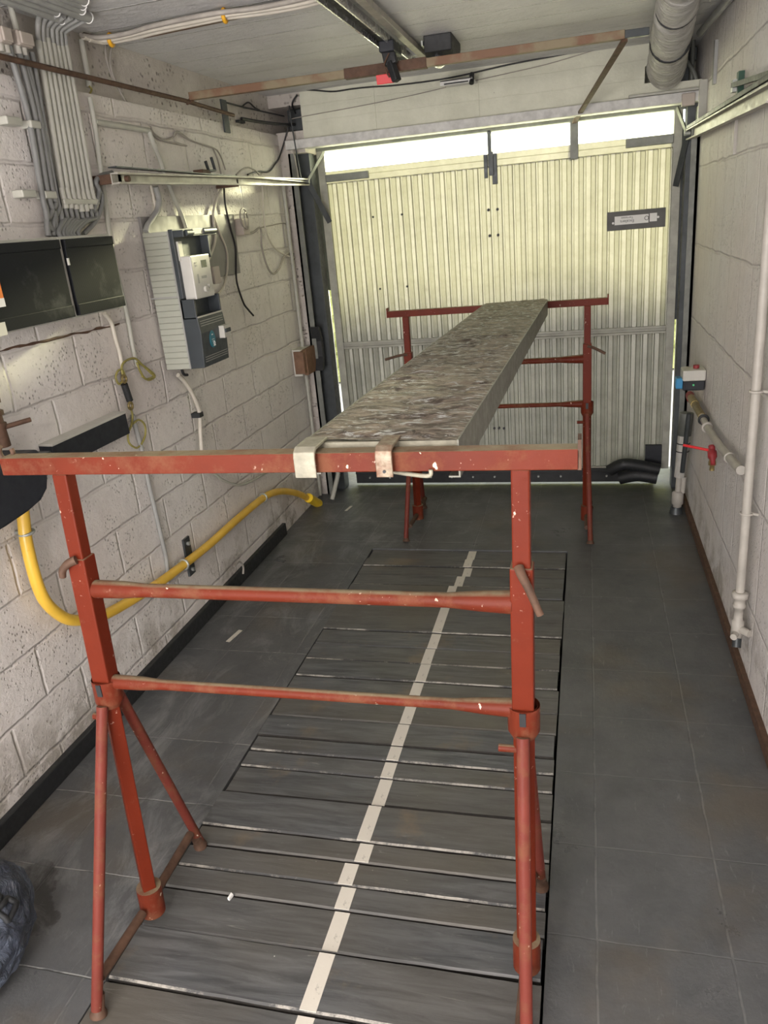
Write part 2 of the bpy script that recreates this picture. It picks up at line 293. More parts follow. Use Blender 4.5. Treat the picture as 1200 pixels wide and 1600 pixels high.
# ------------------------------------------------------------ mesh helpers
ORG = {}
class MB:
    def __init__(s): s.v = []; s.f = []; s.sm = []
    def add(s, vs, fs, smooth=False):
        b = len(s.v); s.v += [Vector(p) for p in vs]; s.f += [[b+i for i in f] for f in fs]; s.sm += [smooth]*len(fs); return s
    def box(s, x0, x1, y0, y1, z0, z1):
        vs = [(x, y, z) for z in (z0, z1) for y in (y0, y1) for x in (x0, x1)]
        return s.add(vs, [(0, 2, 3, 1), (4, 5, 7, 6), (0, 1, 5, 4), (2, 6, 7, 3), (0, 4, 6, 2), (1, 3, 7, 5)])
    def beam(s, a, b, wd, ht, ref=(0, 0, 1), rot=0.0):
        """rectangular bar from a to b; wd across, ht along ref"""
        a, b = Vector(a), Vector(b); d = (b-a).normalized(); ref = Vector(ref)
        if abs(d.dot(ref)) > .98: ref = Vector((0, 1, 0))
        sd = d.cross(ref).normalized(); u = sd.cross(d)
        if rot: R_ = Matrix.Rotation(rot, 3, d); sd = R_ @ sd; u = R_ @ u
        vs = [p + sd*(i*wd/2) + u*(j*ht/2) for p in (a, b) for i, j in ((-1, -1), (1, -1), (1, 1), (-1, 1))]
        return s.add(vs, [(0, 1, 2, 3), (7, 6, 5, 4), (0, 4, 5, 1), (1, 5, 6, 2), (2, 6, 7, 3), (3, 7, 4, 0)])
    def tube(s, pts, r, seg=10, smooth_path=True, r1=None, caps=True):
        P = [Vector(p) for p in pts]
        if smooth_path and len(P) > 2:
            Q = []
            for i in range(len(P)-1):
                p0 = P[max(i-1, 0)]; p1 = P[i]; p2 = P[i+1]; p3 = P[min(i+2, len(P)-1)]
                for k in range(6):
                    t = k/6; Q.append(.5*((2*p1)+(p2-p0)*t+(2*p0-5*p1+4*p2-p3)*t*t+(3*p1-p0-3*p2+p3)*t**3))
            Q.append(P[-1]); P = Q
        n = len(P); d0 = (P[1]-P[0]).normalized(); ref = Vector((0, 0, 1)) if abs(d0.z) < .9 else Vector((1, 0, 0))
        u = d0.cross(ref).normalized(); vs = []
        for i, p in enumerate(P):
            d = (P[min(i+1, n-1)]-P[max(i-1, 0)]).normalized(); u = (u-d*u.dot(d)).normalized(); w_ = d.cross(u)
            rr = r if r1 is None else r+(r1-r)*i/(n-1)
            if isinstance(r, (list, tuple)): rr = r[min(i, len(r)-1)]
            for k in range(seg): a = 2*PI*k/seg; vs.append(p+u*math.cos(a)*rr+w_*math.sin(a)*rr)
        fs = [(i*seg+k, i*seg+(k+1) % seg, (i+1)*seg+(k+1) % seg, (i+1)*seg+k) for i in range(n-1) for k in range(seg)]
        s.add(vs, fs, True)
        if caps:
            s.add(vs[:seg], [tuple(range(seg))[::-1]]); s.add(vs[-seg:], [tuple(range(seg))])
        return s
    def cyl(s, a, b, r, r1=None, seg=16): return s.tube([a, b], r, seg, False, r1)
    def lathe(s, a, d, prof, seg=20):
        """profile (t along d, radius)"""
        a = Vector(a); d = Vector(d).normalized()
        return s.tube([a+d*t for t, _ in prof], [r for _, r in prof], seg, False)
    def prism(s, prof, axis, lo, hi):
        """2D outline extruded along axis (0,1,2)"""
        n = len(prof); vs = []
        for c in (lo, hi):
            for p, q in prof: vs.append({0: (c, p, q), 1: (p, c, q), 2: (p, q, c)}[axis])
        return s.add(vs, [tuple(range(n))[::-1], tuple(range(n, 2*n))]+[(i, (i+1) % n, n+(i+1) % n, n+i) for i in range(n)])
    def torus(s, c, axis, R_, r, seg=20, a0=0, a1=2*PI):
        c = Vector(c); ax = Vector(axis).normalized(); ref = Vector((0, 0, 1)) if abs(ax.z) < .9 else Vector((1, 0, 0))
        u = ax.cross(ref).normalized(); v = ax.cross(u)
        return s.tube([c+u*math.cos(a0+(a1-a0)*k/seg)*R_+v*math.sin(a0+(a1-a0)*k/seg)*R_ for k in range(seg+1)], r, 8, False)
    def build(s, name, mat, parent=None, label=None, bevel=0, origin=None):
        me = bpy.data.meshes.new(name)
        lo = Vector([min(p[i] for p in s.v) for i in range(3)]); hi = Vector([max(p[i] for p in s.v) for i in range(3)])
        if origin is None: origin = Vector(((lo.x+hi.x)/2, (lo.y+hi.y)/2, lo.z))
        origin = Vector(origin)
        me.from_pydata([p-origin for p in s.v], [], s.f)
        me.polygons.foreach_set('use_smooth', s.sm)
        bm = bmesh.new(); bm.from_mesh(me); bmesh.ops.recalc_face_normals(bm, faces=bm.faces); bm.to_mesh(me); bm.free()
        me.materials.append(mat); o = bpy.data.objects.new(name, me); COL.objects.link(o)
        if parent is not None: o.parent = parent; o.location = origin-ORG[parent.name]
        else: o.location = origin
        ORG[o.name] = origin
        if label: o['label'] = label
        if bevel:
            b = o.modifiers.new('bevel', 'BEVEL'); b.width = bevel; b.segments = 2; b.limit_method = 'ANGLE'; b.angle_limit = .7
        return o
def tag(o, label, cat, group=None, kind=None):
    o['label'] = label; o['category'] = cat
    if group: o['group'] = group
    if kind: o['kind'] = kind
    return o
def thing(name, loc, label, cat, group=None):
    o = bpy.data.objects.new(name, None); COL.objects.link(o); o.location = loc; o.empty_display_size = .05
    ORG[o.name] = Vector(loc); return tag(o, label, cat, group)
def struct(o, label=None, cat=None):
    o['kind'] = 'structure'
    if label: o['label'] = label
    if cat: o['category'] = cat
    return o
def text_mesh(name, body, size, loc, rot, mat, parent, ext=.0006):
    cu = bpy.data.curves.new(name, 'FONT'); cu.body = body; cu.size = size; cu.extrude = ext; cu.align_x = 'CENTER'; cu.align_y = 'CENTER'
    t = bpy.data.objects.new(name, cu); COL.objects.link(t); bpy.context.view_layer.update()
    me = bpy.data.meshes.new_from_object(t.evaluated_get(bpy.context.evaluated_depsgraph_get())); bpy.data.objects.remove(t)
    o = bpy.data.objects.new(name, me); COL.objects.link(o); me.materials.clear(); me.materials.append(mat)
    o.rotation_euler = rot; o.parent = parent; o.location = Vector(loc)-ORG[parent.name]; ORG[o.name] = Vector(loc); return o

# ============================================================ THE ROOM
WL, WR = -1.65, .54
mb = MB().box(-1.80, -1.085, -2, 5.0, -.35, 0).box(-.083, .69, -2, 5.0, -.35, 0).box(-1.085, -.083, 3.640, 5.0, -.35, 0).box(-1.085, -.083, -2, .42, -.35, 0).box(-1.085, -.083, .42, 3.64, -.35, -.30)
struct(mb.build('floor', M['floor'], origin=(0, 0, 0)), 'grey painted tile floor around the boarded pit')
struct(MB().box(-1.82, .70, -2, 4.95, 2.296, 2.44).build('ceiling', M['ceiling'], origin=(0, 0, 0)), 'white painted ceiling of narrow concrete slabs')
wl = struct(MB().box(-1.82, WL, -2, 4.95, -.02, 2.10).build('wall_left', M['wall_left'], origin=(0, 0, 0)), 'white painted block wall on the left')
MB().box(-1.82, -1.685, -2, 4.95, 2.10, 2.30).build('concrete_beam', M['render'], wl, 'rough unpainted concrete band under the ceiling')
struct(MB().box(WR, .70, -2, 4.95, -.02, 2.30).build('wall_right', M['wall_right'], origin=(0, 0, 0)), 'white painted tall block wall on the right')
struct(MB().box(-1.82, .70, -2.12, -2, -.02, 2.30).build('wall_back', M['render'], origin=(0, 0, 0)))
wf = MB().box(-1.66, -1.595, 4.5, 4.95, -.02, 2.0).box(.515, .55, 4.60, 4.95, -.02, 2.10)
wf.box(-1.66, -1.50, 4.5, 4.95, 2.0, 2.11).box(-1.69, -1.50, 4.5, 4.95, 2.235, 2.30).box(-1.69, -1.50, 4.80, 4.95, 2.1, 2.24)
wfo = struct(wf.build('wall_front', M['render'], origin=(0, 0, 0)), 'narrow rendered pier beside the garage door')
hd = MB().box(-1.50, .275, 4.5, 4.95, 2.06, 2.30).box(.275, .55, 4.5, 4.95, 2.06, 2.115).box(.275, .55, 4.80, 4.95, 2.11, 2.30).box(.275, .30, 4.5, 4.8, 2.20, 2.30)
hd.box(-1.10, -1.085, 4.494, 4.502, 2.07, 2.28).box(-.55, -.535, 4.494, 4.502, 2.07, 2.28).box(.18, .195, 4.494, 4.502, 2.11, 2.28).box(.18, .38, 4.49, 4.50, 2.07, 2.125)
struct(hd.build('trim_1', M['header'], origin=(0, 0, 0)), 'cream painted concrete lintel over the garage door')
struct(MB().box(-1.60, .535, 4.46, 4.56, 2.018, 2.064).build('trim_2', M['white_strip'], bevel=.003), 'flaking white board under the lintel')
struct(MB().box(.20, .535, 4.462, 4.50, 2.066, 2.078).build('trim_3', M['conduit'], bevel=.002), 'thin pale ledge under the open corner of the lintel')
be = MB(); be.tube([(-1.6555+.003*noise.noise(Vector((k*1.3, 1, 1))), 1.70+k*.029, 1.352+.004*noise.noise(Vector((k*.4, 5, 2)))-.0005*k) for k in range(32)], .007, 8)
be.build('broken_edge', M['rust'], wl, 'brown broken edge of the chased out wall')
struct(MB().box(-1.655, -1.63, .55, 3.82, 0, .07).build('baseboard_left', M['black'], bevel=.004), 'low black skirting strip along the left wall')
struct(MB().box(.522, .545, .5, 4.45, 0, .045).build('baseboard_right', M['rust'], bevel=.004), 'thin brown skirting strip along the right wall')
# outside
struct(MB().box(-9, 9, 5.0, 14, -.12, -.02).build('ground', M['paving'], origin=(0, 0, -.12)), 'pale paving outside')
random.seed(3)
hb = MB()
bm = bmesh.new(); bmesh.ops.create_grid(bm, x_segments=90, y_segments=20, size=1)
hv = [(v.co.x*4.5, 8.2+.25*noise.noise(Vector((v.co.x*9, v.co.y*4, 1)))+.15*noise.noise(Vector((v.co.x*30, v.co.y*12, 5))), .92+v.co.y*.92+(.10*noise.noise(Vector((v.co.x*8, 0, 9))) if v.co.y > .9 else 0)) for v in bm.verts]
hf = [[v.index for v in f.verts] for f in bm.faces]; bm.free()
hb.add(hv, hf).box(-4.5, 4.5, 8.5, 9.0, -.02, 1.75)
tag(hb.build('garden_hedge', M['leaf']), 'clipped yellow green hedge outside beyond the garage door', 'hedge')

# ---- garage door
d1 = bpy.data.objects.new('door_1', None); COL.objects.link(d1); d1.location = (-.5, 4.72, 0); ORG['door_1'] = Vector((-.5, 4.72, 0)); d1['kind'] = 'structure'
d1['label'] = 'aged cream ribbed up and over garage door with a glazed strip'
def ribbed(x0, x1, z0, z1, n):
    """sheet folded in vertical trapezoid ribs, modelled as a solid"""
    m = MB(); prof = []; p = (x1-x0)/n
    for i in range(n):
        a = x0+i*p; prof += [(a, 4.716), (a+.006, 4.704), (a+p*.46, 4.7025), (a+p*.50, 4.706), (a+p*.54, 4.7025), (a+p-.012, 4.704), (a+p-.006, 4.716)]
    prof.append((x1, 4.716)); back = [(x, y+.002) for x, y in prof][::-1]
    return m.prism(prof+back, 2, z0, z1)
def ribbed_quads(x0, x1, z0, z1, n):
    m = MB(); p = (x1-x0)/n; pr = []
    for i in range(n):
        a = x0+i*p; pr += [(a, 4.718), (a+.005, 4.705), (a+p*.42, 4.703), (a+p*.47, 4.708), (a+p*.52, 4.703), (a+p-.012, 4.705), (a+p-.007, 4.718)]
    pr.append((x1, 4.718)); k = len(pr)
    vs = [(x, y, z0) for x, y in pr]+[(x, y, z1) for x, y in pr]
    return m.add(vs, [(i, i+1, k+i+1, k+i) for i in range(k-1)])
ribbed_quads(-1.458, .438, .922, 1.838, 30).build('ribbed_panel', M['door'], d1)
ribbed_quads(-1.458, .438, .10, .888, 30).build('ribbed_panel', M['door'], d1)
fr = MB().box(-1.502, -1.457, 4.695, 4.735, .085, 2.04).box(.437, .480, 4.695, 4.735, .085, 2.04)
fr.box(-1.457, .437, 4.697, 4.735, .884, .898).box(-1.457, .437, 4.703, 4.735, .898, .912).box(-1.457, .437, 4.697, 4.735, .912, .926).box(-1.457, .437, 4.690, 4.735, .088, .104)
fr.build('door_frame', M['door_frame'], d1, bevel=.002)
MB().add([(-1.457, 4.712, 1.834), (.437, 4.712, 1.834), (-1.457, 4.696, 1.840), (.437, 4.696, 1.840), (-1.457, 4.696, 1.868), (.437, 4.696, 1.868), (-1.457, 4.702, 1.872), (.437, 4.702, 1.872), (-1.457, 4.702, 1.902), (.437, 4.702, 1.902)], [(0, 1, 3, 2), (2, 3, 5, 4), (4, 5, 7, 6), (6, 7, 9, 8)]).build('top_rail', M['door'], d1)
MB().box(-1.53, .50, 4.690, 4.74, 2.012, 2.055).build('head_bar', M['mid_steel'], d1, bevel=.002)
for a, b in ((-1.457, -.522), (-.500, -.084), (-.040, .437)):
    MB().box(a, b, 4.712, 4.716, 1.900, 2.014).build('glazing', M['glass'], d1)
MB().box(-.521, -.501, 4.690, 4.735, 1.835, 2.02).build('mullion', M['dark_steel'], d1, bevel=.002)
MB().box(-.083, -.041, 4.680, 4.735, 1.83, 2.02).build('mullion', M['mid_steel'], d1, bevel=.002)
MB().box(-.545, -.525, 4.682, 4.692, 1.78, 1.90).box(-.515, -.490, 4.660, 4.692, 1.79, 1.91).box(-.500, -.472, 4.675, 4.692, 1.745, 1.90).build('latch_bracket', M['dark_steel'], d1, bevel=.002)
MB().box(-1.457, -1.20, 4.675, 4.694, 1.845, 1.885).build('hinge_bar', M['mid_steel'], d1, bevel=.003)
MB().box(.20, .437, 4.675, 4.694, 1.855, 1.900).build('hinge_bar', M['mid_steel'], d1, bevel=.003)
for x, z in ((-.53, 1.616), (-.48, 1.615), (-.528, 1.479), (-.481, 1.479), (-1.2, 1.636), (-1.028, 1.635), (-1.194, 1.231), (-1.028, 1.234), (-.544, .355), (-.516, .354), (-.485, .353)):
    MB().cyl((x, 4.70, z), (x, 4.712, z), .008 if x > -.6 else .006, seg=10).build('bolt_head', M['black'], d1)
rs = MB().box(-1.455, .40, 4.672, 4.69, .012, .096).box(-1.455, .40, 4.664, 4.672, .075, .09)
rs.build('bottom_seal', M['black'], d1, bevel=.003)
for i in range(13):
    MB().cyl((-1.36+i*.135, 4.660, .052), (-1.36+i*.135, 4.674, .052), .006, seg=8).build('seal_bolt', M['galv'], d1)
MB().box(.345, .437, 4.68, 4.702, .10, .235).build('corner_plate', M['black_gloss'], d1, bevel=.002)
# dented dark rag of rubber in the corner
rg = MB().tube([(.14, 4.62, .10), (.22, 4.60, .145), (.33, 4.60, .13), (.42, 4.60, .11)], .035, 12); rg.tube([(.20, 4.63, .05), (.30, 4.61, .075), (.41, 4.60, .06)], .04, 12)
rg.build('torn_seal', M['black'], d1)
# jambs
def jamb(name, x0, x1, inner):
    m = MB().box(x0, x1, 4.585, 4.68, 0, 2.04)
    o = struct(m.build(name, M['dark_steel'], bevel=.002)); return o
jl = jamb("trim_4", -1.592, -1.511, 1); MB().box(-1.545, -1.492, 4.745, 4.765, 1.24, 2.06).build('slit_daylight_block', M['dark_steel'], jl); jl['label'] = 'dark steel frame post left of the garage door'  # strip outside the jamb is added to block daylight through the upper slit
MB().box(-1.600, -1.588, 4.49, 4.585, 0, 2.0).box(-1.600, -1.560, 4.49, 4.497, 0, 2.0).build('guide_channel', M['mid_steel'], jl)
jr = jamb("trim_5", .488, .537, -1); MB().box(.470, .530, 4.745, 4.765, .95, 1.93).build('slit_daylight_block', M['dark_steel'], jr); jr['label'] = 'dark steel frame post right of the garage door'  # likewise an added strip, hiding daylight behind the right slit
MB().box(.526, .539, 4.47, 4.585, 0, 2.0).box(.500, .539, 4.47, 4.477, .1, 1.9).build('guide_channel', M['mid_steel'], jr)

# number plate sign on the door, its lettering upside down
sg = MB().box(.110, .412, 4.690, 4.701, 1.450, 1.547)
sgo = tag(sg.build('sign_plate', M['sign_grey'], bevel=.001), 'small dark grey plate with a white upside down label on the garage door', 'sign')
lb = MB().box(.150, .325, 4.6875, 4.690, 1.478, 1.522).box(.331, .368, 4.6875, 4.690, 1.482, 1.524).cyl((.142, 4.6875, 1.489), (.142, 4.690, 1.489), .006).cyl((.374, 4.6875, 1.502), (.374, 4.690, 1.502), .006)
lb.build('paper_label', M['white'], sgo, 'white torn label')
text_mesh('lettering', 'Escaliers', .021, (.215, 4.6868, 1.494), (PI/2, PI, 0), M['ink'], sgo)
text_mesh('lettering', 'Terrasses', .016, (.215, 4.6868, 1.512), (PI/2, PI, 0), M['ink'], sgo)
MB().torus((.315, 4.6872, 1.502), (0, 1, 0), .010, .0015, 12).build('emblem', M['sign_grey'], sgo)

# ============================================================ PIT PLANKS
J = [3.636, 3.520, 3.428, 3.330, 3.2175, 3.108, 3.007, 2.776, 2.655, 2.538, 2.414, 2.270, 2.156, 2.036, 1.961, 1.882, 1.758, 1.612, 1.540, 1.462, 1.386, 1.261, 1.108, .985, .86, .735]
look = ['dark brown stained sill plank at the far end of the pit',
 'narrow grey plank just before the far brown sill plank, with a bright front edge',
 'third pit plank from the far end, its white mark stepped sideways',
 'fourth pit plank from the far end, just beyond the upper round trestle bar',
 'grey pit plank partly behind the right end of the upper round trestle bar',
 'grey pit plank mostly hidden behind the upper round trestle bar',
 'wide pit plank with bright worn front edge just below the upper trestle bar',
 'grey pit plank directly in front of the wide one with the bright worn edge',
 'pit plank with brown left end, second below the bright edged one',
 'pit plank with grey smears across its white mark, between the trestle bars',
 'wide pit plank with brown left end just beyond the lower trestle bar',
 'pit plank whose front is hidden by the lower round trestle bar',
 'grey pit plank just in front of the lower round trestle bar',
 'grey pit plank with a splintered nick beside the white line',
 'narrow pit plank with thin bright edge, level with the right collar pin',
 'pit plank ending in a dark step before the wide ochre stained one',
 'wide pit plank with ochre stain left of the white line, pale front edge',
 'narrow pit plank with ochre stain and dark scratches at its back edge',
 'narrow grey pit plank whose white mark is shifted left, front edge bright',
 'grey pit plank with a white chip lying on its front joint',
 'wide pit plank just behind the widest black gap near the camera',
 'wide scuffed plank with bare wood at its left end, near the left foot',
 'nearest fully visible dark pit plank under the near left trestle foot',
 'dark pit plank at the bottom edge of the picture',
 'pit plank just below the bottom edge of the picture']
random.seed(11)
for i in range(len(J)-1):
    y1, y0 = J[i], J[i+1]; g = .0045
    gl = {15: .012, 20: .015}.get(i, g); dz = {2: -.004, 6: .004, 15: -.003, 16: .004, 20: -.003, 21: .005}.get(i, random.uniform(-.002, .002))
    if i == 0: dz = -.006
    xr = -.086-random.uniform(0, .008); xl = -1.083+random.uniform(0, .006)
    m = MB(); n = 24; top = []; 
    ya = [y0+g+(gl-g)*(k/n)+.0018*noise.noise(Vector((k*.6, i*3.1, 0))) for k in range(n+1)]
    yb = [y1-.0008+.0016*noise.noise(Vector((k*.5, i*5.7, 4))) for k in range(n+1)]
    tilt = {16: .012, 20: .010}.get(i, 0)
    vs = []
    for k in range(n+1):
        x = xl+(xr-xl)*k/n; z = dz+.0012*noise.noise(Vector((x*3, i*2.2, 1)))
        vs += [(x, ya[k], -.042), (x, ya[k], z-.004), (x, ya[k]+.005, z), (x, yb[k]-.002, z), (x, yb[k], z-.002), (x, yb[k], -.042)]
    fs = [(k*6+j, (k+1)*6+j, (k+1)*6+(j+1) % 6, k*6+(j+1) % 6) for k in range(n) for j in range(6)]+[tuple(range(6)), tuple(range(n*6, n*6+6))[::-1]]
    o = tag(m.add(vs, fs).build('wooden_plank', M['plank']), look[i], 'plank', 'planks covering the inspection pit')
    o.data.materials.append(M['plank_side'])
    for k in range(n):
        for j_ in (0, 4): o.data.polygons[k*6+j_].material_index = 1
        if i % 3 == 0: o.data.polygons[k*6+1].material_index = 1
    if i in (1, 3, 6, 9, 13, 14, 16, 18, 21, 8):
        o.data.materials.append(M['plank_edge'])
        for k in range(n): o.data.polygons[k*6+1].material_index = 2
    # white line painted across this plank
    sx = -.553-.010*max(0, (3.6-y1))/.3 if y1 > 3.3 else -.590+.012*max(0, (1.6-y0))
    sx += {2: .012, 3: -.006, 17: .010, 18: -.014}.get(i, random.uniform(-.003, .003))
    hw = .0195; c = MB(); zz = dz+.0012*noise.noise(Vector((sx*3, i*2.2, 1)))
    c.box(sx-hw, sx+hw, y0+g+(gl-g)*.5+.001, y1-.003, zz-.001, zz+.0012)
    if i < 24: c.build('line_mark', M['stripe'], o, 'white painted line mark')
# cross bearers that carry the planks
for x in (-1.02, -.15): MB().box(x-.04, x+.04, .45, 3.63, -.30, -.0435)
br_ = MB().box(-1.07, -.98, .43, 3.635, -.301, -.0425); bo = struct(br_.build('trim_6', M['plank'])); 
br_ = MB().box(-.19, -.10, .43, 3.635, -.301, -.0425); bo = struct(br_.build('trim_7', M['plank']))

# ============================================================ TRESTLES
def trestle(name, label, yb, yt, xlb, xlt, xrb, xrt, bx0, bx1, bz0, bz1, zbar, zlow, near):
    R = thing(name, ((xlb+xrb)/2, yb, 0), label, 'trestle', 'red scaffold trestles')
    ys = lambda z: yb+(yt-yb)*z/bz1
    def px(side, z): a, b = ((xlb, xlt) if side < 0 else (xrb, xrt)); return a+(b-a)*z/bz1
    bm_ = MB().box(bx0, bx1, yt-.018, yt+.018, bz0, bz1); tb = bm_.build('top_beam', M['red_worn'] if near else M['red'], R, bevel=.002)
    for e, s_ in ((bx0, -1), (bx1, 1)):
        if near and s_ < 0:
            MB().torus((e-.004, yt+.012, bz1+.004), (0, 1, 0), .016, .005, 14, -.5, PI+.9).build('end_loop', M['rust'], tb, 'rusty rounded loop')
        else:
            MB().box(e-.003, e+.003, yt-.018, yt+.020, bz0, bz1+.016).build('end_stop', M['rust'] if near else M['red'], tb)
    for s_ in (-1, 1):
        zs = zbar+.075; zc = zlow+.015; zc0 = zlow-.055
        P = lambda z, dx=0, dy=0: Vector((px(s_, z)+dx, ys(z)+dy, z))
        MB().beam(P(zlow-.02), P(bz0), .032, .032).build('inner_post', M['red'], R, bevel=.003)
        sl = MB().beam(P(zc-.03), P(zs), .041, .041)
        so = sl.build('sleeve', M['red'], R, bevel=.003)
        # pin lever through the sleeve head
        if near: pts = [P(zs+.004, -.004, -.020), P(zs-.006, .002, -.032), P(zs-.03, .014, -.036), P(zs-.078, .034, -.040)] if s_ > 0 else [P(zs+.002, .006, -.024), P(zs-.004, -.010, -.030), P(zs-.018, -.024, -.032), P(zs-.034, -.028, -.032)]
        else: pts = [P(zs-.01, 0, -.02), P(zs-.02, .03*s_, -.02), P(zs-.05, .085*s_, -.02)] if s_ > 0 else [P(zs-.01, 0, -.02), P(zs-.012, .04*s_, -.02), P(zs-.03, .12*s_, -.02)]
        MB().tube(pts, .0095 if near else .007, 10, r1=.007).build('pin_lever', M['rust'], R, 'brown rusty hook pin')
        # collar with notch
        co_ = MB().tube([P(zc0), P(zc0+.012), P(zc0+.014), P(zc)], [.024, .030, .031, .031], 20, False, caps=False)
        co_.tube([P(zc), P(zc0+.01)], .027, 20, False, caps=False)
        rim = MB(); 
        rim.tube([P(zc-.001), P(zc+.0015)], .031, 20, False)
        col_ = co_.build('collar', M['red_worn'], R)
        MB().box(P(zc).x-.006, P(zc).x+.006, P(zc).y-.0325, P(zc).y-.029, zc-.030, zc-.001).build('notch', M['black'], col_)
        MB().cyl(P(zc0-.035, -.05), P(zc0-.035, .0), .008, seg=10).build('stop_pin', M['red_worn'], R)
        # lower square tube standing corner forward, with its socket
        MB().beam(P(.055), P(zc0+.01), .031, .031, rot=PI/4).build('lower_post', M['red'], R, bevel=.003)
        so_ = MB().tube([P(.035), P(.115)], .030, 20, False, caps=True)
        so_.build('socket', M['red_worn'], R)
        fy = .255
        for q in (-1, 1):
            top = P(zc0+.015, 0, q*.030); foot = Vector((px(s_, 0)+(.018 if not near or s_ > 0 else .0)*(1 if s_ > 0 else -1), yb+q*fy, .004)); 
            leg = MB().tube([top, foot+Vector((0, 0, .016))], .0125, 14, False)
            lo = leg.build('leg', M['red_leg'], R)
            MB().lathe(foot-Vector((0, 0, .003)), (0, -q*.35, 1), [(0, .019), (.008, .019), (.014, .014), (.05, .0135)], 14).build('foot', M['rust'], lo, 'pale worn flattened foot')
        a = Vector((px(s_, 0), yb-fy*.86, .075)); b = Vector((px(s_, 0), yb+fy*.86, .075))
        MB().tube([a, (a.x, yb-.04, .068)], .0115, 12, False).tube([(a.x, yb+.04, .068), b], .0115, 12, False).build('foot_brace', M['rust'], R)
    # round bars between the posts
    for z, rr, nm in ((zbar, .0165, 'upper_bar'), (zlow+.005, .0135, 'lower_bar')):
        y = ys(z); a = px(-1, z)+.018; b = px(1, z)-.018; e = .006
        pts = [(a, y, z), (a+.07, y, z), (a+.12, y, z), (b-.12, y, z), (b-.06, y, z), (b, y, z)]
        MB().tube(pts, [rr+e*.5, rr+e*.3, rr-.002, rr-.002, rr+e*.5, rr+e], 16, False).build(nm, M['red_worn'], R)
    return R
trestle('scaffold_trestle', 'near red steel trestle holding the front end of the long plank', 1.28, 1.285, -1.048, -1.006, -.122, -.106, -1.135, -.009, 1.190, 1.226, .933, .701, True)
trestle('scaffold_trestle', 'far red steel trestle close to the garage door holding the plank', 3.99, 3.99, -.905, -.890, .008, .008, -.984, .103, 1.142, 1.174, .886, .655, False)

# ============================================================ LONG SCAFFOLD PLANK
pl = thing('scaffold_plank', (-.345, 2.6, 1.177), 'long narrow steel scaffold plank crusted with cement resting on both red trestles', 'plank')
A0, A1 = Vector((-.499, 1.325)), Vector((-.480, 4.005)); B0, B1 = Vector((-.216, 1.300)), Vector((-.181, 4.005))
zt0, zt1 = 1.236, 1.181
nx, ny = 30, 230; vs = []
for j in range(ny+1):
    t = j/ny
    for i in range(nx+1):
        s = i/nx; p = (A0+(A1-A0)*t)*(1-s)+(B0+(B1-B0)*t)*s; z = zt0+(zt1-zt0)*t
        edge = min(1, min(s, 1-s)*14)*min(1, t*60+.15)
        nv = noise.fractal(Vector((p.x*8, p.y*20, 0)), .75, 2.1, 5)
        z += edge*(.002+.0075*nv)
        vs.append((p.x, p.y, z))
fs = [(j*(nx+1)+i, j*(nx+1)+i+1, (j+1)*(nx+1)+i+1, (j+1)*(nx+1)+i) for j in range(ny) for i in range(nx)]
tm = MB().add(vs, fs, True).build('deck', M['cement'], pl, 'rough deck crusted with dried cement')
m = MB()
for (a0, a1), sg_ in (((A0, A1), -1), ((B0, B1), 1)):
    vs = []
    for p, z in ((a0, zt0), (a0.lerp(a1, .984), zt0+(zt1-zt0)*.984)):
        vs += [(p.x, p.y, z+.001), (p.x+.003*sg_, p.y, z+.001), (p.x+.003*sg_, p.y, z-.068), (p.x-.018*sg_, p.y, z-.068), (p.x-.018*sg_, p.y, z-.065), (p.x, p.y, z-.065)]
    # stop the deep flange at the beams
    m.add(vs, [(i, (i+1) % 6, 6+(i+1) % 6, 6+i) for i in range(6)]+[(0, 1, 2, 3, 4, 5), (6, 7, 8, 9, 10, 11)])
m.build('side_rail', M['rail_side'], pl)
MB().box(-.497, -.218, 1.312, 1.322, 1.205, 1.233).build('end_plate', M['galv_dirty'], pl)
def hook(x0, x1, mat, lab=None, drop=.042, y=1.2665):
    prof = [(1.33, 1.240), (1.262, 1.2405), (1.250, 1.233), (1.2475, 1.222), (1.2475, 1.228-drop), (1.2515, 1.228-drop), (1.2530, 1.222), (1.256, 1.2290), (1.264, 1.2335), (1.33, 1.2345)]
    return MB().prism(prof, 0, x0, x1).build('hook', mat, pl, lab, bevel=.0015)
hook(-.502, -.462, M['galv_dirty'], 'pale cement covered hook')
hook(-.352, -.322, M['hook_rusty'], 'bare metal hook with a hole')
MB().cyl((-.337, 1.2462, 1.197), (-.337, 1.2480, 1.197), .003, seg=10).build('hook_hole', M['black'], pl)
MB().tube([(-.36, 1.30, 1.184), (-.30, 1.275, 1.183), (-.262, 1.262, 1.184), (-.258, 1.262, 1.195)], .004, 8).build('latch_wire', M['galv_dirty'], pl)

# ============================================================ LEFT WALL: CONSUMER UNITS
def cover_unit(y0, y1, z0, z1, lab, last):
    R = thing('fuse_box', (-1.59, (y0+y1)/2, z0), lab, 'fuse box', 'fuse boxes on the left wall')
    MB().box(-1.66, -1.515, y0, y1, z0-.004, z1+.004).build('casing', M['conduit'], R, bevel=.003)
    MB().box(-1.515, -1.503, y0+.012, y1-.008, z0+.002, z1-.004).box(-1.503, -1.4995, y0+.012, y1-.008, z0+.002, z0+.036).box(-1.503, -1.4995, y0+.012, y1-.008, z1-.03, z1-.004).build('smoked_cover', M['smoked'], R, 'dark ribbed smoked cover', bevel=.002)
    if last: MB().box(-1.503, -1.498, y0+.006, y0+.012, z0+.15, z0+.17).build('latch', M['white_plastic'], R)
    else: MB().box(-1.516, -1.499, y0+.00, y0+.05, z0-.006, z0+.028).build('latch', M['white_plastic'], R)
    return R
u1 = cover_unit(1.775, 2.145, 1.412, 1.640, 'left fuse box with dark ribbed cover and an orange and white sticker at its edge', False)
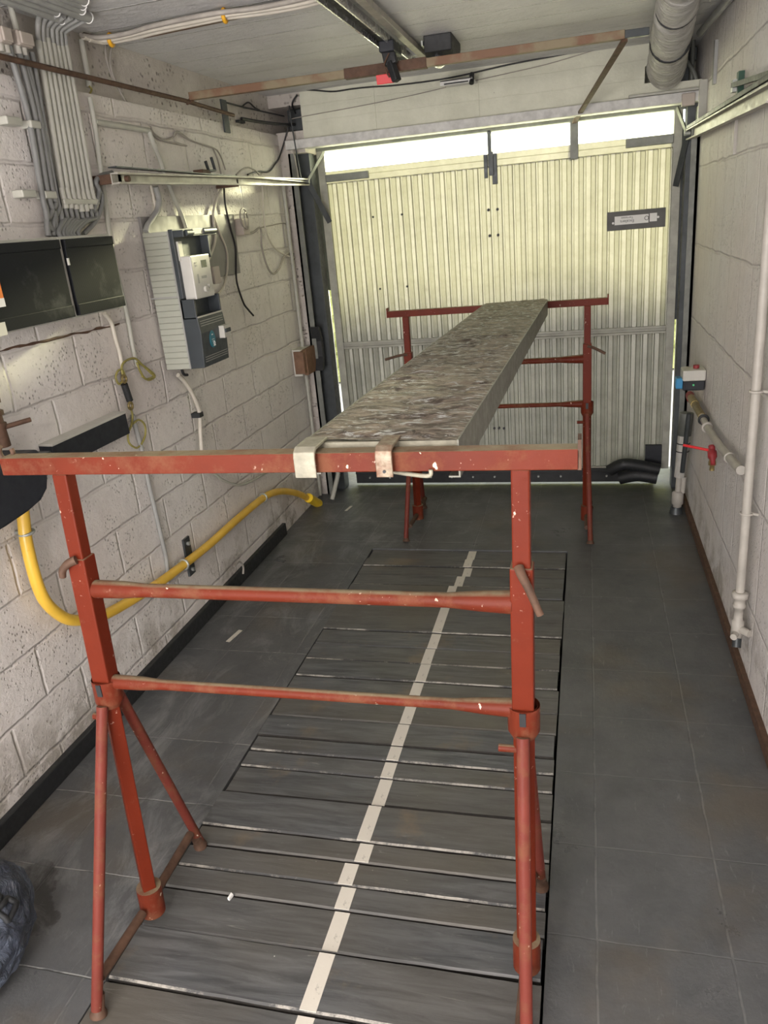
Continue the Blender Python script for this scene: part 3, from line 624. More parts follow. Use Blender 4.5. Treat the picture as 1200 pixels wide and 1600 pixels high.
MB().box(-1.4995, -1.4982, 1.775, 1.842, 1.478, 1.545).build('sticker', M['orange'], u1, 'orange sticker')
MB().box(-1.4982, -1.4974, 1.775, 1.842, 1.478, 1.500).box(-1.4982, -1.4974, 1.775, 1.836, 1.538, 1.546).build('sticker_border', M['white'], u1)
cover_unit(2.150, 2.430, 1.412, 1.640, 'right fuse box with dark ribbed cover, beside the thin vertical conduit', True)

# ---- conduits above the fuse boxes
groups = [
 ('conduit_dark', .0095, [(-1.625, 2.281, 2.173), (-1.625, 2.280, 2.135), (-1.625, 2.296, 1.985), (-1.625, 2.279, 1.779), (-1.625, 2.280, 1.723), (-1.625, 2.282, 1.677), (-1.625, 2.342, 1.642)], 'dark grey conduit leftmost from the left junction box'),
 ('conduit_dark', .0095, [(-1.625, 2.317, 2.179), (-1.625, 2.320, 2.141), (-1.625, 2.327, 1.988), (-1.625, 2.308, 1.779), (-1.625, 2.319, 1.714), (-1.625, 2.314, 1.676), (-1.625, 2.364, 1.645)], 'dark grey conduit second from the left junction box'),
 ('conduit_dark', .0085, [(-1.625, 2.332, 2.151), (-1.625, 2.337, 2.118), (-1.625, 2.355, 1.987), (-1.625, 2.354, 1.780), (-1.625, 2.352, 1.704), (-1.625, 2.347, 1.675), (-1.625, 2.385, 1.646)], 'dark grey conduit third below the left junction box'),
 ('conduit_dark', .0095, [(-1.625, 2.345, 2.170), (-1.625, 2.349, 2.086), (-1.625, 2.346, 1.981), (-1.625, 2.334, 1.780), (-1.625, 2.333, 1.742), (-1.625, 2.276, 1.695), (-1.625, 2.266, 1.651)], 'dark grey conduit left of the two from the right junction box'),
 ('conduit_dark', .0085, [(-1.625, 2.382, 2.172), (-1.625, 2.375, 2.089), (-1.625, 2.365, 1.982), (-1.625, 2.354, 1.780), (-1.625, 2.349, 1.732), (-1.625, 2.308, 1.695), (-1.625, 2.291, 1.650)], 'dark grey conduit right of the two from the right junction box'),
]
for mt, r, pts, lab in groups:
    tag(MB().tube(pts, r, 10).build('conduit', M[mt]), lab, 'conduit', 'conduits running down to the fuse boxes')
order = ['first', 'second', 'third', 'fourth', 'fifth', 'sixth', 'seventh']
ends_y = [2.30, 2.32, 2.335, 2.345, 2.36, 2.375, 2.40]
for k in range(7):
    a = Vector((-1.63, 2.434+k*.0235, (2.212, 2.212, 2.227, 2.216, 2.213, 2.216, 2.221)[k])); b = Vector((-1.63, 2.387+k*.028, (1.733, 1.733, 1.730, 1.722, 1.722, 1.730, 1.732)[k]))
    m = MB().tube([a, b], .0098 if k not in (2, 3, 6) else .0108, 12, False).tube([b+Vector((0, 0, .06)), b+Vector((.002, 0, -.002))], .0118, 12, False)
    o = tag(m.build('conduit', M['conduit']), 'pale upright conduit, %s from the left of the seven beside each other' % order[k], 'conduit', 'seven pale upright conduits')
    # dark tail down into the fuse box
    MB().tube([b+Vector((0, 0, .01)), b+Vector((.004, -.006, -.03)), Vector((-1.618, (b.y+ends_y[k])/2, 1.690)), Vector((-1.61, ends_y[k], 1.660)), Vector((-1.60, ends_y[k]-.005, 1.640))], .0078, 8).build('cable_tail', M['conduit_dark'], o, 'dark flexible cable tail')
    MB().tube([a-Vector((0, 0, .01)), a+Vector((.004, 0, .02)), Vector((-1.615, a.y-.002, 2.262)), Vector((-1.585+.010*k, a.y-.025, 2.276))], .0082, 8).build('bend', M['conduit_grey'], o, 'grey flexible bend at the top')
tag(MB().tube([(-1.625, 2.537, 1.721), (-1.625, 2.595, 1.783), (-1.625, 2.587, 1.813), (-1.625, 2.627, 1.835), (-1.625, 2.700, 1.847)], .009, 10).tube([(-1.625, 2.537, 1.721), (-1.625, 2.603, 1.783), (-1.625, 2.596, 1.742), (-1.625, 2.541, 1.691), (-1.625, 2.451, 1.650)], .008, 10).build('flexible_conduit', M['conduit_dark']), 'dark bent flexible conduit right of the seven pale conduits', 'conduit')
for z, ys_, lab in ((1.965, (2.205, 2.275), 'upper'), (1.745, (2.25, 2.32), 'lower')): pass
def clip(a, b, lab):
    a, b = Vector(a), Vector(b)
    tag(MB().box(WL-.002, WL+.0365, min(a.y, b.y), max(a.y, b.y), min(a.z, b.z)-.010, max(a.z, b.z)+.010).build('conduit_clip', M['conduit'], bevel=.004), lab, 'clip', 'plastic clips on the dark conduits')
for pts, lab in (([(-1.620, 2.178, 1.969), (-1.620, 2.249, 1.972)], 'pale clip row over the three left dark conduits, upper one'), ([(-1.620, 2.286, 1.968), (-1.620, 2.335, 1.970)], 'pale clip row over the two right dark conduits, upper one'),
                 ([(-1.620, 2.174, 1.774), (-1.620, 2.239, 1.772)], 'pale clip row over the three left dark conduits, lower one'), ([(-1.620, 2.281, 1.769), (-1.620, 2.340, 1.772)], 'pale clip row over the two right dark conduits, lower one')):
    clip(pts[0], pts[1], lab)
tag(MB().box(-1.655, -1.617, 2.375, 2.575, 1.742, 1.760).build('clip_rail', M['conduit'], bevel=.003), 'pale clip rail holding the lower ends of the seven pale conduits', 'clip')
for pts, lab in (([(-1.600, 2.225, 2.218), (-1.600, 2.273, 2.172)], 'dusty square junction box nearest the left edge of the picture'), ([(-1.600, 2.305, 2.220), (-1.600, 2.371, 2.178)], 'dusty square junction box left of the seven pale conduits')):
    a, b = Vector(pts[0]), Vector(pts[1]); y0, y1 = min(a.y, b.y), max(a.y, b.y); z0, z1 = min(a.z, b.z), max(a.z, b.z)
    R = thing('junction_box', (-1.64, (y0+y1)/2, z0), lab, 'junction box', 'junction boxes under the ceiling')
    MB().box(-1.69, -1.606, y0, y1, z0, z1).build('case', M['pink_plastic'], R, bevel=.006); MB().box(-1.606, -1.599, y0+.004, y1-.004, z0+.004, z1-.004).build('lid', M['pink_plastic'], R, bevel=.004)
    for dy in (.012, .038): MB().cyl((-1.628, y0+dy, z0-.02), (-1.628, y0+dy, z0+.004), .0125, seg=12).build('gland', M['white_plastic'], R)
    MB().tube([(-1.63, (y0+y1)/2+.0, z1-.003), (-1.63, (y0+y1)/2-.005, 2.30)], .009, 8).build('feed_tube', M['conduit'], R)
# big grey pipes under the ceiling
for k, (x, ye, r, lab) in enumerate(((-1.583, 2.515, .0145, 'grey ceiling pipe nearest the wall with a white rimmed open end'), (-1.548, 2.44, .012, 'thin grey ceiling pipe second from the wall'), (-1.507, 2.545, .0155, 'fat grey ceiling pipe with a white rimmed end above the seven conduits'),
                          (-1.474, 2.46, .013, 'grey ceiling pipe beside the fattest one'), (-1.444, 2.42, .013, 'grey ceiling pipe second from the innermost'), (-1.412, 2.38, .0145, 'innermost grey ceiling pipe furthest from the wall'))):
    o = tag(MB().tube([(x, 1.2, 2.278), (x, ye, 2.278)], r, 16, False).build('ceiling_pipe', M['conduit_grey']), lab, 'pipe', 'grey pipes along the ceiling corner')
    MB().torus((x, ye-.006, 2.278), (0, 1, 0), r, .0022, 18).build('end_rim', M['white'], o, 'white rim')
MB_ = MB().tube([(-1.600, 2.395, 2.295), (-1.600, 2.399, 2.251), (-1.600, 2.402, 2.235)], .008, 8)

# loose rod and rusty cross bar under the ceiling
tag(MB().tube([(-1.60, 1.9, 2.128), (-1.60, 3.31, 2.139), (-1.60, 3.80, 2.130)], .0085, 10, False).build('steel_rod', M['rust'], origin=(-1.60, 2.8, 2.12)), 'thin rusty steel rod running level along the upper left wall', 'rod')
rb = tag(MB().box(-1.645, -1.638, 3.77, 3.83, 2.06, 2.20).build('wall_bracket', M['dark_steel']), 'flat dark bracket holding the far end of the wall rod', 'bracket')
cb = thing('cross_bar', (-.7, 3.42, 2.14), 'rusty square steel bar hung across the garage just under the ceiling', 'bar')
MB().beam((-1.60, 3.37, 2.160), (.135, 3.42, 2.168), .030, .030).build('bar', M['rust_bar'], cb, bevel=.002)
MB().beam((-.93, 3.389, 2.163), (-.60, 3.399, 2.165), .037, .037).build('sleeve', M['rust'], cb, 'brown sleeve in the middle', bevel=.002)
MB().beam((.06, 3.418, 2.168), (.22, 3.43, 2.169), .026, .026).build('end_piece', M['dark_steel'], cb, bevel=.002)
MB().tube([(-1.58, 3.37, 2.150), (-1.60, 3.34, 2.130), (-1.61, 3.36, 2.14), (-1.59, 3.39, 2.17), (-1.57, 3.37, 2.15)], .004, 8).build('wire_tie', M['rust'], cb)
MB().beam((.135, 3.42, 2.150), (-.062, 4.665, 2.005), .022, .010).build('strut', M['rust'], cb, 'reddish flat strut down to the door top')


# ---- garage door opener rail
op = thing('door_opener_rail', (-.75, 2.8, 2.2), 'shiny aluminium opener rail fixed along the ceiling towards the door', 'rail')
prof = [(-.028, 0), (.028, 0), (.028, .032), (.022, .032), (.022, .006), (-.022, .006), (-.022, .032), (-.028, .032)]
ro = MB().prism([(x-.752, 2.236-z+.028) for x, z in prof], 1, 1.2, 3.92); ro.build('rail', M['rail_bright'], op, bevel=.001)
MB().box(-.776, -.728, 1.2, 3.92, 2.252, 2.256).build('rail_bed', M['black_gloss'], op)
MB().box(-.706, -.676, 1.2, 3.88, 2.258, 2.280).build('side_channel', M['steel_rail'], op, bevel=.002)
MB().box(-.802, -.790, 1.6, 3.30, 2.262, 2.268).build('edge_strip', M['white_plastic'], op)
for y in (1.5, 2.7, 3.78): MB().box(-.79, -.70, y, y+.03, 2.262, 2.297).build('ceiling_clip', M['galv'], op)
tr = thing('opener_trolley', (-.77, 3.5, 2.1), 'black opener trolley with a drooping arm and red release grip', 'trolley')
MB().box(-.765, -.705, 3.30, 3.44, 2.205, 2.245).build('carriage', M['black_gloss'], tr, bevel=.006)
MB().beam((-.738, 3.34, 2.225), (-.728, 3.335, 2.165), .050, .030).beam((-.730, 3.335, 2.175), (-.708, 3.325, 2.105), .034, .026).build('arm', M['black'], tr, bevel=.004)
MB().prism([(3.325, 2.135), (3.335, 2.103), (3.343, 2.103), (3.337, 2.137)], 0, -.790, -.722).build('release_grip', M['red_plastic'], tr, 'red release grip', bevel=.002)
MB().tube([(-.728, 3.31, 2.20), (-.75, 3.31, 2.16), (-.735, 3.32, 2.12)], .003, 8).build('cord', M['rust'], tr)
lmp = thing('ceiling_light', (-.60, 3.75, 2.2), 'black ceiling light housing with a pale glass beside the opener rail', 'light')
MB().prism([(3.60, 2.297), (3.60, 2.235), (3.66, 2.215), (3.80, 2.222), (3.86, 2.27), (3.86, 2.297)], 0, -.645, -.53).build('housing', M['black'], lmp, bevel=.004)
lb_ = bmesh.new(); bmesh.ops.create_uvsphere(lb_, u_segments=18, v_segments=12, radius=1); gm = MB().add([(v.co.x*.032-.600, v.co.y*.065+3.69, v.co.z*.028+2.215) for v in lb_.verts], [[v.index for v in f.verts] for f in lb_.faces], True); lb_.free()
gm.build('lamp_glass', M['rail_bright'], lmp, 'pale grey glass'); MB().box(-.655, -.648, 3.60, 3.86, 2.262, 2.28).build('trim', M['galv'], lmp)
eb = thing('end_bracket', (-.60, 4.2, 2.19), 'bright slotted end bracket of the opener rail above the lintel', 'bracket')
MB().box(-.70, -.54, 4.30, 4.498, 2.222, 2.228).box(-.70, -.54, 4.30, 4.306, 2.205, 2.228).build('plate', M['white'], eb, bevel=.001)
MB().box(-.68, -.56, 4.294, 4.300, 2.208, 2.213).cyl((-.545, 4.30, 2.20), (-.545, 4.33, 2.245), .012).build('bolt', M['black'], eb)

# ---- cable bundle on the ceiling
cbn = thing('cable_bundle', (-1.1, 2.95, 2.25), 'bundle of white and brown cables taped along a slab joint of the ceiling', 'cables')
B1_ = [(-1.645, 2.715, 2.272), (-1.632, 2.771, 2.272), (-1.595, 2.800, 2.272), (-1.506, 2.788, 2.272), (-1.403, 2.757, 2.272), (-1.255, 2.744, 2.272), (-1.139, 2.740, 2.272), (-1.031, 2.750, 2.272), (-0.897, 2.745, 2.272), (-0.761, 2.718, 2.272)]
for i, (dx, dy, dz, r, mt) in enumerate(((0, 0, 0, .009, 'white_cable'), (.006, .02, -.004, .008, 'white_cable'), (0, -.018, .004, .008, 'grey_wire'), (.01, .034, .002, .006, 'conduit'), (0, .012, .010, .006, 'rust'))):
    MB().tube([(x+dx, y+dy+.006*math.sin(k*1.7+i), z+dz) for k, (x, y, z) in enumerate(B1_)], r, 8).build('cable', M[mt], cbn)
for q in (B1_[2], B1_[6]): MB().torus((q[0], q[1]+.005, q[2]), (1, .1, 0), .017, .007, 14).build('tape_wrap', M['tape'], cbn, 'orange tape')
tag(MB().beam((-1.52, 2.88, 2.288), (-.85, 2.80, 2.288), .03, .016).build('wood_batten', M['rust_bar'], bevel=.003), 'thin weathered batten behind the ceiling cable bundle', 'batten')

# ---- wires and thin conduits on the left wall
def wire(name, mat, pts, r, lab, cat='cable', seg=8, group=None, origin=None):
    return tag(MB().tube(pts, r, seg).build(name, M[mat]), lab, cat, group)
wire('conduit', 'conduit', [(-1.665, 2.733, 2.270), (-1.665, 2.731, 2.216), (-1.665, 2.730, 2.161), (-1.665, 2.724, 2.125)], .010, 'short pale conduit ending above a loose earth wire, right of the seven conduits', 'conduit')
wire('earth_wire', 'earth', [(-1.660, 2.717, 2.128), (-1.660, 2.729, 2.117), (-1.660, 2.701, 2.094), (-1.660, 2.673, 2.072), (-1.660, 2.659, 2.055)], .0035, 'short yellow green wire hanging from the short pale conduit', 'wire')
wire('conduit', 'conduit', [(-1.640, 2.675, 2.085), (-1.640, 2.673, 1.990), (-1.640, 2.657, 1.864), (-1.640, 2.644, 1.743), (-1.640, 2.628, 1.593), (-1.640, 2.638, 1.449), (-1.640, 2.643, 1.345), (-1.640, 2.639, 1.240), (-1.640, 2.646, 1.173)], .0085, 'long thin pale conduit passing right of the fuse boxes', 'conduit')
wire('conduit', 'conduit', [(-1.640, 2.677, 2.011), (-1.640, 2.744, 2.010), (-1.640, 2.849, 2.011), (-1.640, 2.962, 2.011), (-1.640, 3.042, 2.011)], .011, 'short level pale conduit above the door track', 'conduit')
wire('conduit', 'conduit', [(-1.635, 3.037, 2.008), (-1.635, 3.055, 1.964), (-1.635, 3.085, 1.908), (-1.635, 3.105, 1.850), (-1.635, 3.142, 1.779), (-1.635, 3.187, 1.705), (-1.635, 3.207, 1.651)], .0095, 'pale conduit slanting down to the top of the electricity meter', 'conduit')
wire('conduit', 'conduit_grey', [(-1.625, 2.993, 1.807), (-1.625, 3.003, 1.765), (-1.625, 2.977, 1.723), (-1.625, 2.925, 1.691), (-1.625, 2.882, 1.668), (-1.625, 2.859, 1.646)], .012, 'thick grey bent conduit entering the meter board left of the meter', 'conduit')
wire('conduit', 'white_cable', [(-1.640, 2.987, 1.813), (-1.640, 2.990, 1.766), (-1.640, 2.989, 1.724), (-1.640, 2.959, 1.684)], .006, 'thin pale conduit just left of the thick bent grey one', 'conduit')
wire('hanging_wire', 'grey_wire', [(-1.665, 2.885, 2.289), (-1.665, 2.873, 2.237), (-1.665, 2.882, 2.194), (-1.665, 2.903, 2.159), (-1.665, 2.951, 2.112), (-1.665, 3.002, 2.068), (-1.665, 3.049, 2.041), (-1.665, 3.112, 2.040)], .004, 'thin grey wire dropping from the ceiling bundle, left one of a pair', 'wire')
wire('hanging_wire', 'grey_wire', [(-1.660, 2.988, 2.316), (-1.660, 2.917, 2.274), (-1.660, 2.887, 2.228), (-1.660, 2.888, 2.188), (-1.660, 2.913, 2.139), (-1.660, 2.957, 2.091), (-1.660, 3.013, 2.057), (-1.660, 3.099, 2.042)], .004, 'thin grey wire dropping from the ceiling bundle, right one of a pair', 'wire')
wire('tangled_wire', 'grey_wire', [(-1.640, 3.064, 2.028), (-1.640, 3.080, 2.005), (-1.640, 3.149, 1.987), (-1.640, 3.234, 2.000), (-1.640, 3.287, 2.023), (-1.640, 3.324, 2.013), (-1.640, 3.436, 1.996), (-1.640, 3.623, 1.982), (-1.640, 3.680, 1.950), (-1.640, 3.710, 1.896)], .0035, 'thin tangled wire sagging over the upper left wall', 'wire')
wire('tangled_wire', 'grey_wire', [(-1.640, 3.061, 2.021), (-1.640, 3.090, 1.992), (-1.640, 3.184, 1.980), (-1.640, 3.350, 1.976), (-1.640, 3.241, 1.988), (-1.640, 3.284, 2.027), (-1.640, 3.406, 1.999), (-1.640, 3.591, 1.985)], .003, 'thin branching wire beneath the sagging one on the upper left wall', 'wire')
wire('hanging_cable', 'white_cable', [(-1.635, 3.633, 1.817), (-1.635, 3.550, 1.761), (-1.635, 3.494, 1.701), (-1.635, 3.482, 1.633), (-1.635, 3.462, 1.579), (-1.635, 3.378, 1.515), (-1.635, 3.323, 1.507), (-1.635, 3.289, 1.533)], .0065, 'white cable looping down beside the meter, hook shaped', 'cable')
wire('hanging_cable', 'white_cable', [(-1.635, 3.498, 1.693), (-1.635, 3.534, 1.626), (-1.635, 3.580, 1.540), (-1.635, 3.557, 1.460), (-1.635, 3.496, 1.393), (-1.635, 3.413, 1.358), (-1.635, 3.363, 1.352)], .005, 'white cable bowing out and back to the lower meter cover', 'cable')
wire('hanging_cable', 'black_cable', [(-1.635, 3.656, 1.820), (-1.635, 3.641, 1.742), (-1.635, 3.662, 1.642), (-1.635, 3.689, 1.554), (-1.635, 3.669, 1.482), (-1.635, 3.644, 1.395), (-1.635, 3.684, 1.294), (-1.635, 3.733, 1.251), (-1.635, 3.786, 1.216)], .0048, 'loose black cable hanging down the wall with a frayed end', 'cable')
wire('hanging_cable', 'white_cable', [(-1.635, 4.136, 1.829), (-1.635, 4.110, 1.710), (-1.635, 4.108, 1.609), (-1.635, 4.207, 1.520), (-1.635, 4.389, 1.470), (-1.635, 4.597, 1.440)], .0048, 'pale cable curving towards the door post', 'cable')
wire('hanging_cable', 'grey_wire', [(-1.635, 3.842, 1.608), (-1.635, 3.934, 1.611), (-1.635, 4.034, 1.627), (-1.635, 4.019, 1.539), (-1.635, 4.055, 1.441), (-1.635, 4.130, 1.393), (-1.635, 4.237, 1.418), (-1.635, 4.316, 1.467), (-1.635, 4.416, 1.486), (-1.635, 4.478, 1.479)], .0055, 'grey cable hanging in a deep U between the small box and the door post', 'cable')
wire('thin_wire', 'grey_wire', [(-1.645, 4.060, 1.630), (-1.645, 4.229, 1.639), (-1.645, 4.429, 1.644), (-1.645, 4.488, 1.605), (-1.645, 4.499, 1.549), (-1.645, 4.692, 1.556)], .003, 'thin wire along a block joint near the door post', 'wire')
wire('thin_wire', 'black_cable', [(-1.558, 4.485, 2.236), (-1.574, 4.485, 2.144)]+[(-1.640, 4.464, 1.992), (-1.640, 4.380, 1.950), (-1.640, 4.269, 1.907), (-1.640, 4.123, 1.902), (-1.640, 3.973, 1.882)], .0045, 'dark wire curving down from the lintel corner to the door track', 'wire')
wire('thin_wire', 'grey_wire', [(-1.600, 3.735, 1.871), (-1.600, 3.813, 1.896), (-1.600, 3.896, 1.908), (-1.600, 3.974, 1.899), (-1.600, 4.026, 1.880)], .004, 'small arched grey wire on top of the door track', 'wire')
wire('thin_wire', 'grey_wire', [(-1.640, 3.609, 1.981), (-1.640, 3.640, 1.934), (-1.640, 3.654, 1.881), (-1.640, 3.674, 1.840)], .004, 'short wire dropping behind the track right of the U shaped hook', 'wire')
sb = thing('wall_socket', (-1.64, 3.9, 1.55), 'small dusty wall box with a coil of cable on it, right of the grey board', 'socket')
_a, _b = [(-1.630, 3.754, 1.678), (-1.630, 3.836, 1.602)]
ys0, ys1, zs0, zs1 = _a[1], _b[1], _b[2], _a[2]
MB().box(-1.655, -1.610, min(ys0, ys1), max(ys0, ys1), min(zs0, zs1), max(zs0, zs1)).build('case', M['pink_plastic'], sb, bevel=.005)
MB().torus((-1.612, (ys0+ys1)/2-.01, max(zs0, zs1)), (1, 0, 0), .045, .004, 20).torus((-1.606, (ys0+ys1)/2, max(zs0, zs1)-.012), (1, .2, 0), .038, .004, 20).build('cable_coil', M['grey_wire'], sb)
hk = thing('wall_hook', (-1.64, 3.2, 1.9), 'dark U shaped metal hook standing above the door track', 'hook')
u_ = [(-1.610, 3.445, 1.917), (-1.610, 3.462, 1.879), (-1.610, 3.530, 1.884), (-1.610, 3.509, 1.936)]
MB().tube(u_, .007, 8, False).build('prong', M['dark_steel'], hk); MB().box(-1.655, -1.605, u_[1][1]-.07, u_[1][1]+.01, u_[1][2]-.012, u_[1][2]+.004).build('plate', M['rust'], hk)
wire('cable_sheath', 'white_cable', [(-1.620, 2.899, 1.088), (-1.620, 2.942, 1.053), (-1.620, 2.989, 0.991), (-1.620, 3.020, 0.928), (-1.620, 3.024, 0.890), (-1.620, 3.003, 0.819), (-1.620, 2.985, 0.737)], .009, 'white cable coming out below the meter and down the wall', 'cable')
tag(MB().box(-1.65, -1.61, 3.003, 3.039, 0.881, 0.901).build('cable_clip', M['black']), 'tiny black clip on the white cable below the meter', 'clip')
wire('thin_cable', 'conduit', [(-1.635, 3.040, 0.632), (-1.635, 3.095, 0.599), (-1.635, 3.176, 0.538), (-1.635, 3.334, 0.461), (-1.635, 3.510, 0.431), (-1.635, 3.628, 0.420), (-1.635, 3.743, 0.404)], .006, 'pale cable sagging on the wall behind the near trestle beam', 'cable')
wire('conduit', 'white_cable', [(-1.640, 2.501, 1.386), (-1.640, 2.532, 1.348), (-1.640, 2.537, 1.295), (-1.640, 2.546, 1.239), (-1.640, 2.543, 1.186), (-1.640, 2.547, 1.150)], .0075, 'white conduit emerging under the fuse boxes', 'conduit')
wire('conduit', 'conduit_grey', [(-1.640, 2.548, 1.010), (-1.640, 2.555, 0.941), (-1.640, 2.563, 0.864), (-1.640, 2.563, 0.734), (-1.640, 2.571, 0.612), (-1.640, 2.576, 0.500), (-1.640, 2.580, 0.400), (-1.640, 2.557, 0.297)], .0085, 'thin grey conduit running down the wall behind the near trestle beam', 'conduit')
ew = thing('earth_terminal', (-1.64, 2.47, 1.06), 'dark earthing link with yellow green wire loops, left of the meter', 'terminal')
t_ = [(-1.630, 2.519, 1.131), (-1.630, 2.534, 1.066)]
MB().tube(t_, .013, 10, False).build('link_bar', M['black'], ew)
for q in ([(-1.625, 2.518, 1.150), (-1.625, 2.524, 1.049)]): MB().torus(q, (1, 0, 0), .013, .005, 12).build('end_nut', M['brass'], ew)
MB().tube([(-1.630, 2.523, 1.154), (-1.630, 2.524, 1.189), (-1.630, 2.552, 1.207), (-1.630, 2.619, 1.207), (-1.630, 2.663, 1.175), (-1.630, 2.711, 1.136), (-1.630, 2.728, 1.118), (-1.630, 2.670, 1.119), (-1.630, 2.641, 1.155), (-1.630, 2.631, 1.190)], .0042, 8).tube([(-1.630, 2.536, 1.152), (-1.630, 2.525, 1.182), (-1.630, 2.496, 1.183), (-1.630, 2.476, 1.164), (-1.630, 2.487, 1.138), (-1.630, 2.512, 1.147), (-1.630, 2.528, 1.177)], .0038, 8).tube([(-1.630, 2.642, 1.183), (-1.630, 2.686, 1.161), (-1.630, 2.739, 1.118), (-1.630, 2.691, 1.110), (-1.630, 2.647, 1.134)], .0036, 8).build('wire_loop', M['earth'], ew)
MB().tube([(-1.630, 2.530, 1.043), (-1.630, 2.531, 1.009), (-1.630, 2.510, 0.978), (-1.630, 2.479, 0.955), (-1.630, 2.475, 0.921), (-1.630, 2.510, 0.892), (-1.630, 2.537, 0.891)], .004, 8).tube([(-1.630, 2.525, 0.981), (-1.630, 2.568, 0.985), (-1.630, 2.600, 0.957), (-1.630, 2.590, 0.919), (-1.630, 2.552, 0.894)], .004, 8).build('wire_loop', M['earth'], ew)

# ---- electricity meter on its board
bd_ = [(-1.645, 2.895, 1.686), (-1.645, 3.719, 1.697), (-1.645, 3.711, 1.429), (-1.645, 3.252, 1.429)]
bo_ = MB().prism([(2.86, 1.430), (bd_[2][1], 1.430), (bd_[1][1]+.01, 1.700), (2.86, 1.700)], 0, -1.655, -1.638)
tag(bo_.build('mounting_board', M['cream_board'], bevel=.002), 'flat grey board fixed to the wall behind the electricity meter', 'board')
mt = thing('electricity_meter', (-1.59, 2.98, 1.11), 'tall grey electricity meter with sage ribbed side, cream meter and dark lower cover', 'electricity meter')
MB().box(-1.6375, -1.531, 2.85, 3.13, 1.118, 1.640).build('base_box', M['meter_side'], mt, 'sage green ribbed base box', bevel=.002)
MB().box(-1.534, -1.528, 2.848, 2.856, 1.118, 1.64).box(-1.655, -1.53, 2.8485, 2.852, 1.396, 1.402).build('seam', M['conduit_grey'], mt)
up_ = MB().box(-1.531, -1.512, 2.852, 3.13, 1.39, 1.645).box(-1.531, -1.470, 2.855, 3.145, 1.615, 1.640).box(-1.531, -1.478, 3.075, 3.085, 1.53, 1.62)
up_.build('upper_bracket', M['meter_dark'], mt, bevel=.002)
MB().cyl((-1.472, 2.875, 1.628), (-1.472, 2.93, 1.628), .012, seg=14).cyl((-1.472, 3.02, 1.631), (-1.472, 3.135, 1.631), .012, seg=14).build('top_cylinder', M['meter_dark'], mt)
MB().box(-1.470, -1.466, 2.93, 3.02, 1.622, 1.642).build('top_label', M['white_plastic'], mt)
MB().box(-1.513, -1.505, 2.868, 2.90, 1.53, 1.60).build('side_slot', M['white_plastic'], mt)
MB().box(-1.513, -1.465, 2.872, 3.035, 1.383, 1.545).build('meter_case', M['meter_body'], mt, 'light grey meter case', bevel=.004)
MB().box(-1.4655, -1.4640, 2.955, 3.000, 1.496, 1.524).build('display', M['lcd'], mt)
MB().box(-1.4655, -1.4635, 2.90, 2.915, 1.515, 1.52).box(-1.4655, -1.4635, 2.90, 2.915, 1.503, 1.510).box(-1.4655, -1.4645, 2.905, 2.918, 1.44, 1.475).box(-1.4655, -1.4645, 2.94, 2.985, 1.456, 1.466).build('printing', M['conduit_grey'], mt)
MB().cyl((-1.466, 2.955, 1.415), (-1.455, 2.955, 1.415), .012).cyl((-1.466, 2.985, 1.425), (-1.455, 2.985, 1.425), .007).cyl((-1.466, 2.975, 1.407), (-1.455, 2.975, 1.407), .007).build('button', M['white_plastic'], mt)
lw = MB().prism([(-1.531, 1.118), (-1.470, 1.120), (-1.462, 1.255), (-1.468, 1.312), (-1.468, 1.318), (-1.531, 1.318)], 1, 2.852, 3.085)
lw.box(-1.531, -1.470, 2.852, 2.862, 1.31, 1.386).box(-1.531, -1.470, 3.075, 3.085, 1.31, 1.386).box(-1.531, -1.52, 2.852, 3.085, 1.31, 1.386)
lc = lw.build('lower_cover', M['meter_dark'], mt, 'dark slate lower cover with a window and pale lines', bevel=.002)
MB().box(-1.52, -1.500, 2.866, 2.92, 1.318, 1.375).build('window_liner', M['white_plastic'], mt)
MB().box(-1.4685, -1.466, 2.857, 3.080, 1.313, 1.319).build('window_sill', M['white_plastic'], mt)
for z, x in ((1.298, -1.4665), (1.289, -1.466), (1.280, -1.4655), (1.158, -1.4668), (1.149, -1.467), (1.140, -1.468)):
    MB().box(x, x+.0014, 2.866, 3.072, z, z+.0026).build('pale_line', M['conduit_grey'], mt)
eo = MB(); n_ = 20; el = [(2.945+.024*math.cos(2*PI*k/n_), 1.220+.034*math.sin(2*PI*k/n_)) for k in range(n_)]
st_ = eo.prism(el, 0, -1.466, -1.4610).build('oval_sticker', M['teal'], mt, 'teal oval sticker')
MB().box(-1.4612, -1.4604, 2.938, 2.950, 1.236, 1.240).box(-1.4612, -1.4604, 2.935, 2.958, 1.218, 1.220).box(-1.4612, -1.4604, 2.938, 2.958, 1.211, 1.213).torus((-1.461, 2.953, 1.203), (1, 0, 0), .006, .0018, 10).box(-1.4612, -1.4604, 2.944, 2.962, 1.192, 1.196).build('sticker_print', M['white'], mt)
MB().box(-1.466, -1.440, 3.015, 3.075, 1.212, 1.262).build('breaker', M['white_plastic'], mt, 'white four pole switch', bevel=.002)
for k in range(4): MB().box(-1.440, -1.434, 3.021+k*.013, 3.029+k*.013, 1.233, 1.248).build('switch_lever', M['meter_dark'], mt)
MB().box(-1.515, -1.50, 3.13, 3.19, 1.42, 1.49).build('side_box', M['pink_plastic'], mt, 'dusty square side box', bevel=.004)
MB().box(-1.52, -1.50, 3.10, 3.14, 1.24, 1.30).build('seal_tab', M['conduit_grey'], mt)
MB().tube([(-1.60, 2.90, 1.125), (-1.60, 2.91, 1.09), (-1.60, 2.94, 1.08)], .006).tube([(-1.60, 3.06, 1.125), (-1.60, 3.07, 1.085)], .004).build('loose_end', M['black_cable'], mt)

